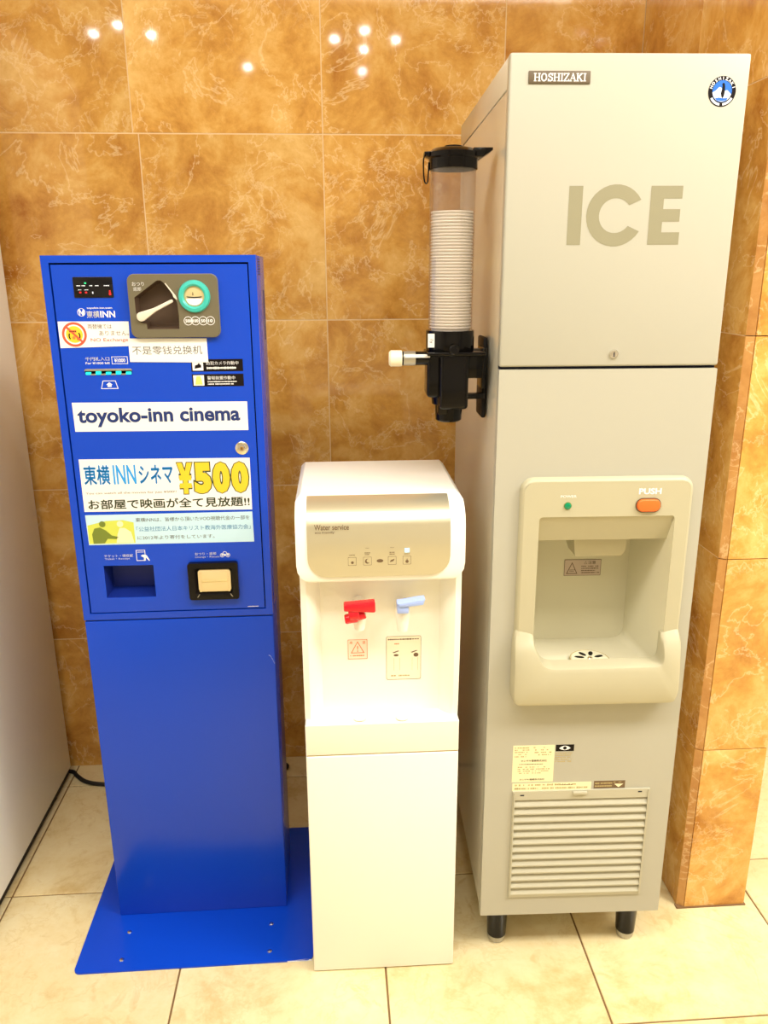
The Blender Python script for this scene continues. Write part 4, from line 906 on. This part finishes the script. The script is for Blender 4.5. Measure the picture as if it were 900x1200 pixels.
# head with curved front and rounded lower corners
HX0, HX1 = -0.0035, 0.2700 + 0.0045
prof = [(DD, 0.9560), (0.060, 0.9560)]
for i in range(9):
    a = PI / 2 * i / 8 * 0.93; prof.append((0.060 - 0.070 * math.sin(a) * 1.0, 0.9060 + 0.0500 * math.cos(a)))
prof += [(-0.012, 0.880), (-0.012, 0.850), (-0.012, 0.838), (-0.011, 0.830), (-0.010, 0.824), (-0.008, 0.820), (-0.003, 0.8175)]
def xl(z):
    if z > 0.950: return HX0 + 0.008 * (z - 0.950) / 0.006
    if z >= 0.848: return HX0
    t = min(1.0, (0.848 - z) / 0.031); return HX0 + 0.033 * (1 - math.sqrt(max(0, 1 - t * t)))
xr = lambda z: HX0 + HX1 - xl(z)
zs = sorted({round(z, 5) for _, z in prof}, reverse=True)
bm = bmesh.new(); loft_x(bm, [p for p in prof], xl, xr, DD)
bmesh.ops.remove_doubles(bm, verts=bm.verts[:], dist=1e-5)
finish('head', bm, M['white_plastic'], Q)
# silver control panel following the head
pp = []
for i in range(2, 11):
    a = PI / 2 * (i - 1.6) / 8 * 0.93; a = max(0.05, min(PI / 2 * 0.93, a)); pp.append((0.060 - 0.0712 * math.sin(a), 0.9072 + 0.0500 * math.cos(a)))
pp = []
for i in range(10):
    a = 0.30 + (PI / 2 * 0.93 - 0.30) * i / 9; pp.append((0.060 - 0.0715 * math.sin(a), 0.9065 + 0.0510 * math.cos(a)))
pp += [(-0.0135, 0.880), (-0.0135, 0.862), (-0.0135, 0.852), (-0.0135, 0.844), (-0.0135, 0.8375), (-0.0135, 0.8335), (-0.0135, 0.8312), (-0.0135, 0.8300)]
PX0, PX1 = 0.0152, 0.2495
def pxl(z):
    if z >= 0.862: return PX0
    t = min(1.0, (0.862 - z) / 0.032); return PX0 + 0.032 * (1 - math.sqrt(max(0, 1 - t * t)))
bm = bmesh.new(); A_, B_ = [], []
for y, z in pp: A_.append(bm.verts.new((pxl(z), y, z))); B_.append(bm.verts.new((PX0 + PX1 - pxl(z), y, z)))
for i in range(len(pp) - 1): bm.faces.new((A_[i], B_[i], B_[i + 1], A_[i + 1]))
ext = bmesh.ops.extrude_face_region(bm, geom=bm.faces[:]); bmesh.ops.translate(bm, verts=[v for v in ext['geom'] if isinstance(v, bmesh.types.BMVert)], vec=(0, 0.003, -0.0012))
CP = finish('control_panel', bm, M['silver'], Q, 'champagne silver control panel')
yq = -0.0136
text('Water service', M['brown_print'], CP, 0.0275, 0.0835, 0.9110, 0.9205, yq + 0.0012, 0.008)
text('eco friendly', M['brown_print'], CP, 0.0285, 0.0600, 0.9045, 0.9088, yq + 0.0008, 0.008)
for i, x in enumerate((0.0880, 0.1130, 0.1536, 0.1779)):
    outline('button_outline', M['brown_print'], CP, rr(x - 0.0068, x + 0.0068, 0.8495, 0.8640, 0.001, 2), rr(x - 0.0063, x + 0.0063, 0.8500, 0.8635, 0.001, 2), yq, 0.0001)
    dashes(M['brown_print'], CP, x - 0.0045, x + 0.0045, 0.8665, 0.8690 if i in (0, 3) else 0.8725, 1 if i in (0, 3) else 2, yq, fill=1, seed=40 + i, wmin=0.001, wmax=0.002)
    if i in (1, 2): dashes(M['brown_print'], CP, x - 0.003, x + 0.003, 0.8785, 0.8800, 1, yq, fill=1, seed=44 + i, wmin=0.001, wmax=0.002)
flat('drop_icon', M['brown_print'], CP, circ(0.0882, 0.8545, 0.0024, 12), yq, 0.0001)
mo = [(0.1130 + 0.0042 * math.cos(a), 0.8565 + 0.0042 * math.sin(a)) for a in [0.35 * PI + 1.4 * PI * i / 12 for i in range(13)]] + [(0.1148 + 0.0032 * math.cos(a), 0.8572 + 0.0034 * math.sin(a)) for a in [1.62 * PI - 1.18 * PI * i / 12 for i in range(13)]]
flat('moon_icon', M['brown_print'], CP, mo, yq, 0.0001)
flat('leaf_icon', M['brown_print'], CP, [(0.1495, 0.8540), (0.1515, 0.8575), (0.1575, 0.8600), (0.1560, 0.8560), (0.1530, 0.8548)], yq, 0.0001)
flat('drop_icon', M['brown_print'], CP, circ(0.1781, 0.8545, 0.0027, 12), yq, 0.0001)
flat('drop_tip', M['brown_print'], CP, quad(0.1776, 0.1786, 0.8560, 0.8595), yq, 0.0001)
flat('centre_mark', M['brown_print'], CP, circ(0.1335, 0.8567, 0.0055, 16, 0.0030), yq, 0.0001)
flat('blue_lamp', M['blue_led'], CP, quad(0.1742, 0.1818, 0.8705, 0.8775), yq, 0.0003, label='lit pale blue lamp')
# taps
def tap(x, z, col, lever_pts, lv, name_lb):
    t = lathe('tap', M['white_plastic'], Q, [(0.0125, 0.000), (0.0125, -0.006), (0.0100, -0.012), (0.0095, -0.030)], (x, 0.043, z), 'Y', 22, 'white tap with ' + name_lb)
    lathe('nozzle', M['white_plastic'], t, [(0.0085, 0.012), (0.0120, 0.006), (0.0125, -0.004), (0.0105, -0.024), (0.0085, -0.036), (0.0060, -0.036), (0.0060, -0.030), (0.0001, -0.030)], (x, 0.010, z), 'Z', 24)
    return t
t1 = tap(0.0990, 0.7610, 'red', None, None, 'red lever')
Rm = Matrix.Rotation(0.06, 4, 'Y')
bm = bmesh.new(); add_box(bm, -0.026, 0.027, -0.010, 0.010, -0.0075, 0.0115, 0.003, 2)
for v in bm.verts:
    if v.co.x < -0.012: v.co.z = v.co.z * 0.62 + 0.002
bmesh.ops.transform(bm, matrix=Matrix.Translation((0.0985, -0.006, 0.7715)) @ Matrix.Rotation(-0.03, 4, 'Y'), verts=bm.verts)
finish('tap_lever', bm, M['red_tap'], t1, 'red lever')
for (cx, cz, r, l, a) in ((0.0895, 0.7600, 0.0120, 0.018, 0.62), (0.0850, 0.7515, 0.0085, 0.022, 0.55), (0.1010, 0.7560, 0.0075, 0.016, 0.4)):
    bm = bmesh.new(); add_lathe(bm, [(0.0001, -l / 2), (r * .85, -l / 2), (r, -l / 2 + .002), (r, l / 2 - .002), (r * .85, l / 2), (0.0001, l / 2)], n=20)
    bmesh.ops.remove_doubles(bm, verts=bm.verts[:], dist=1e-6)
    bmesh.ops.transform(bm, matrix=Matrix.Translation((cx, -0.004, cz)) @ Matrix.Rotation(a + PI / 2 * 0.55, 4, 'Y'), verts=bm.verts)
    finish('lever_collar', bm, M['red_tap'], t1, 'red collar')
t2 = tap(0.1730, 0.7560, 'blue', None, None, 'pale blue lever')
bm = bmesh.new(); add_box(bm, 0.1620, 0.1815, -0.014, 0.012, 0.7610, 0.7760, 0.002, 2); finish('lever_hub', bm, M['blue_tap'], t2, 'pale blue hub')
bm = bmesh.new(); add_prism(bm, [(0.1620, 0.7800), (0.1660, 0.7735), (0.1840, 0.7745), (0.2055, 0.7770), (0.2085, 0.7865), (0.1950, 0.7850), (0.1740, 0.7815)], -0.016, 0.004, 0.0012); finish('tap_lever', bm, M['blue_tap'], t2, 'pale blue lever')
# stickers on the column
ys_ = 0.0420
S1 = flat('hot_water_sticker', mat('pale_pink_paper', (0.92, 0.80, 0.66), 0.5), Q, quad(0.0785, 0.1130, 0.6520, 0.6900), ys_, 0.0004, label='small red-framed hot water warning sticker')
outline('sticker_border', M['orange_print'], S1, rr(0.0785, 0.1130, 0.6520, 0.6900, 0.001, 2), rr(0.0793, 0.1122, 0.6528, 0.6892, 0.001, 2), ys_ - 0.0004, 0.0002)
outline('warning_triangle', M['orange_print'], S1, [(0.0835, 0.6635), (0.1080, 0.6635), (0.0957, 0.6865)], [(0.0857, 0.6647), (0.1058, 0.6647), (0.0957, 0.6840)], ys_ - 0.0004, 0.0002)
text('!', M['orange_print'], S1, 0.0948, 0.0966, 0.6660, 0.6780, ys_ - 0.0004, 0.03)
text('高', M['orange_print'], S1, 0.0815, 0.0870, 0.6815, 0.6870, ys_ - 0.0004, 0.0); text('温', M['orange_print'], S1, 0.1040, 0.1095, 0.6815, 0.6870, ys_ - 0.0004, 0.0)
dashes(M['orange_print'], S1, 0.0825, 0.1090, 0.6565, 0.6610, 1, ys_ - 0.0004, fill=0.95, seed=50)
S2 = flat('instruction_sticker', mat('cream_sticker', (0.92, 0.84, 0.64), 0.5), Q, rr(0.1465, 0.2085, 0.6090, 0.6940, 0.003, 3), ys_, 0.0004, label='cream instruction sticker with a brown border under the blue tap')
outline('sticker_border', M['brown_print'], S2, rr(0.1465, 0.2085, 0.6090, 0.6940, 0.003, 3), rr(0.1471, 0.2079, 0.6096, 0.6934, 0.0025, 3), ys_ - 0.0004, 0.0002)
dashes(M['brown_print'], S2, 0.1495, 0.2065, 0.6855, 0.6905, 1, ys_ - 0.0004, fill=1, seed=51, wmin=0.002, wmax=0.005)
dashes(M['orange_print'], S2, 0.1530, 0.1730, 0.6770, 0.6815, 1, ys_ - 0.0004, fill=0.7, seed=52)
dashes(M['faint_print'], S2, 0.1550, 0.1950, 0.6140, 0.6195, 1, ys_ - 0.0004, fill=0.7, seed=53, wmin=0.002, wmax=0.005)
for cx, sgn in ((0.1640, 1), (0.1965, -1)):
    dk = S2
    flat('drawing_stroke', M['brown_print'], S2, [(cx - 0.0065, 0.6625), (cx + 0.003, 0.6660), (cx + 0.006, 0.6652), (cx - 0.004, 0.6612)], ys_ - 0.0004, 0.0001)
    flat('drawing_stroke', M['brown_print'], S2, circ(cx + (0.003 if sgn < 0 else 0), 0.6570, 0.0045, 14, 0.0022 if sgn > 0 else 0.0040), ys_ - 0.0004, 0.0001)
    for d in (-0.004, 0.006): flat('drawing_stroke', M['faint_print'], S2, quad(cx + d, cx + d + 0.0005, 0.6270, 0.6520), ys_ - 0.0004, 0.0001)

# ------------------------------------------------------------------ tall off-white appliance at the left edge
A = thing('tall_appliance', 'tall off-white appliance side standing at the left edge beside the blue machine', 'appliance', (-0.8116, -0.045, 0))
box('body', M['appliance'], A, -0.62, 0.0, -0.62, 0.0, 0.030, 1.86, 0.003, 2)
box('front_door', M['appliance'], A, -0.618, -0.002, -0.665, -0.624, 0.045, 1.85, 0.006, 2)
box('plinth', M['black_matte'], A, -0.61, -0.006, -0.61, -0.006, 0.010, 0.030)
for x, y in ((-0.03, -0.10), (-0.58, -0.10), (-0.03, -0.56), (-0.58, -0.56)):
    lathe('foot', M['rubber'], A, [(0.020, 0.0), (0.021, 0.004), (0.018, 0.013)], (x, y, 0), n=18)
# cables on the floor
c = tube('power_cable', M['rubber'], None, catmull([(-0.86, -0.03, 0.006), (-0.815, -0.034, 0.006), (-0.795, -0.055, 0.006), (-0.765, -0.082, 0.006), (-0.72, -0.097, 0.006), (-0.65, -0.100, 0.006), (-0.58, -0.085, 0.006), (-0.50, -0.06, 0.006), (-0.40, -0.045, 0.006)], 6), 0.0055, 10)
c['label'] = 'thick black power cable on the floor running behind the blue machine'; c['category'] = 'cable'
c = tube('power_cable', M['rubber'], None, catmull([(-0.255, -0.03, 0.008), (-0.235, -0.045, 0.008), (-0.228, -0.058, 0.010), (-0.240, -0.066, 0.008), (-0.30, -0.070, 0.006), (-0.38, -0.08, 0.006)], 6), 0.006, 10)
c['label'] = 'short black cable bend on the floor right of the blue pedestal'; c['category'] = 'cable'
c = tube('power_cable', M['rubber'], None, catmull([(0.01, -0.040, 0.005), (0.06, -0.060, 0.005), (0.12, -0.075, 0.005), (0.20, -0.070, 0.005), (0.30, -0.05, 0.005)], 6), 0.004, 8)
c['label'] = 'thin black cord on the floor behind the gap between the dispensers'; c['category'] = 'cable'
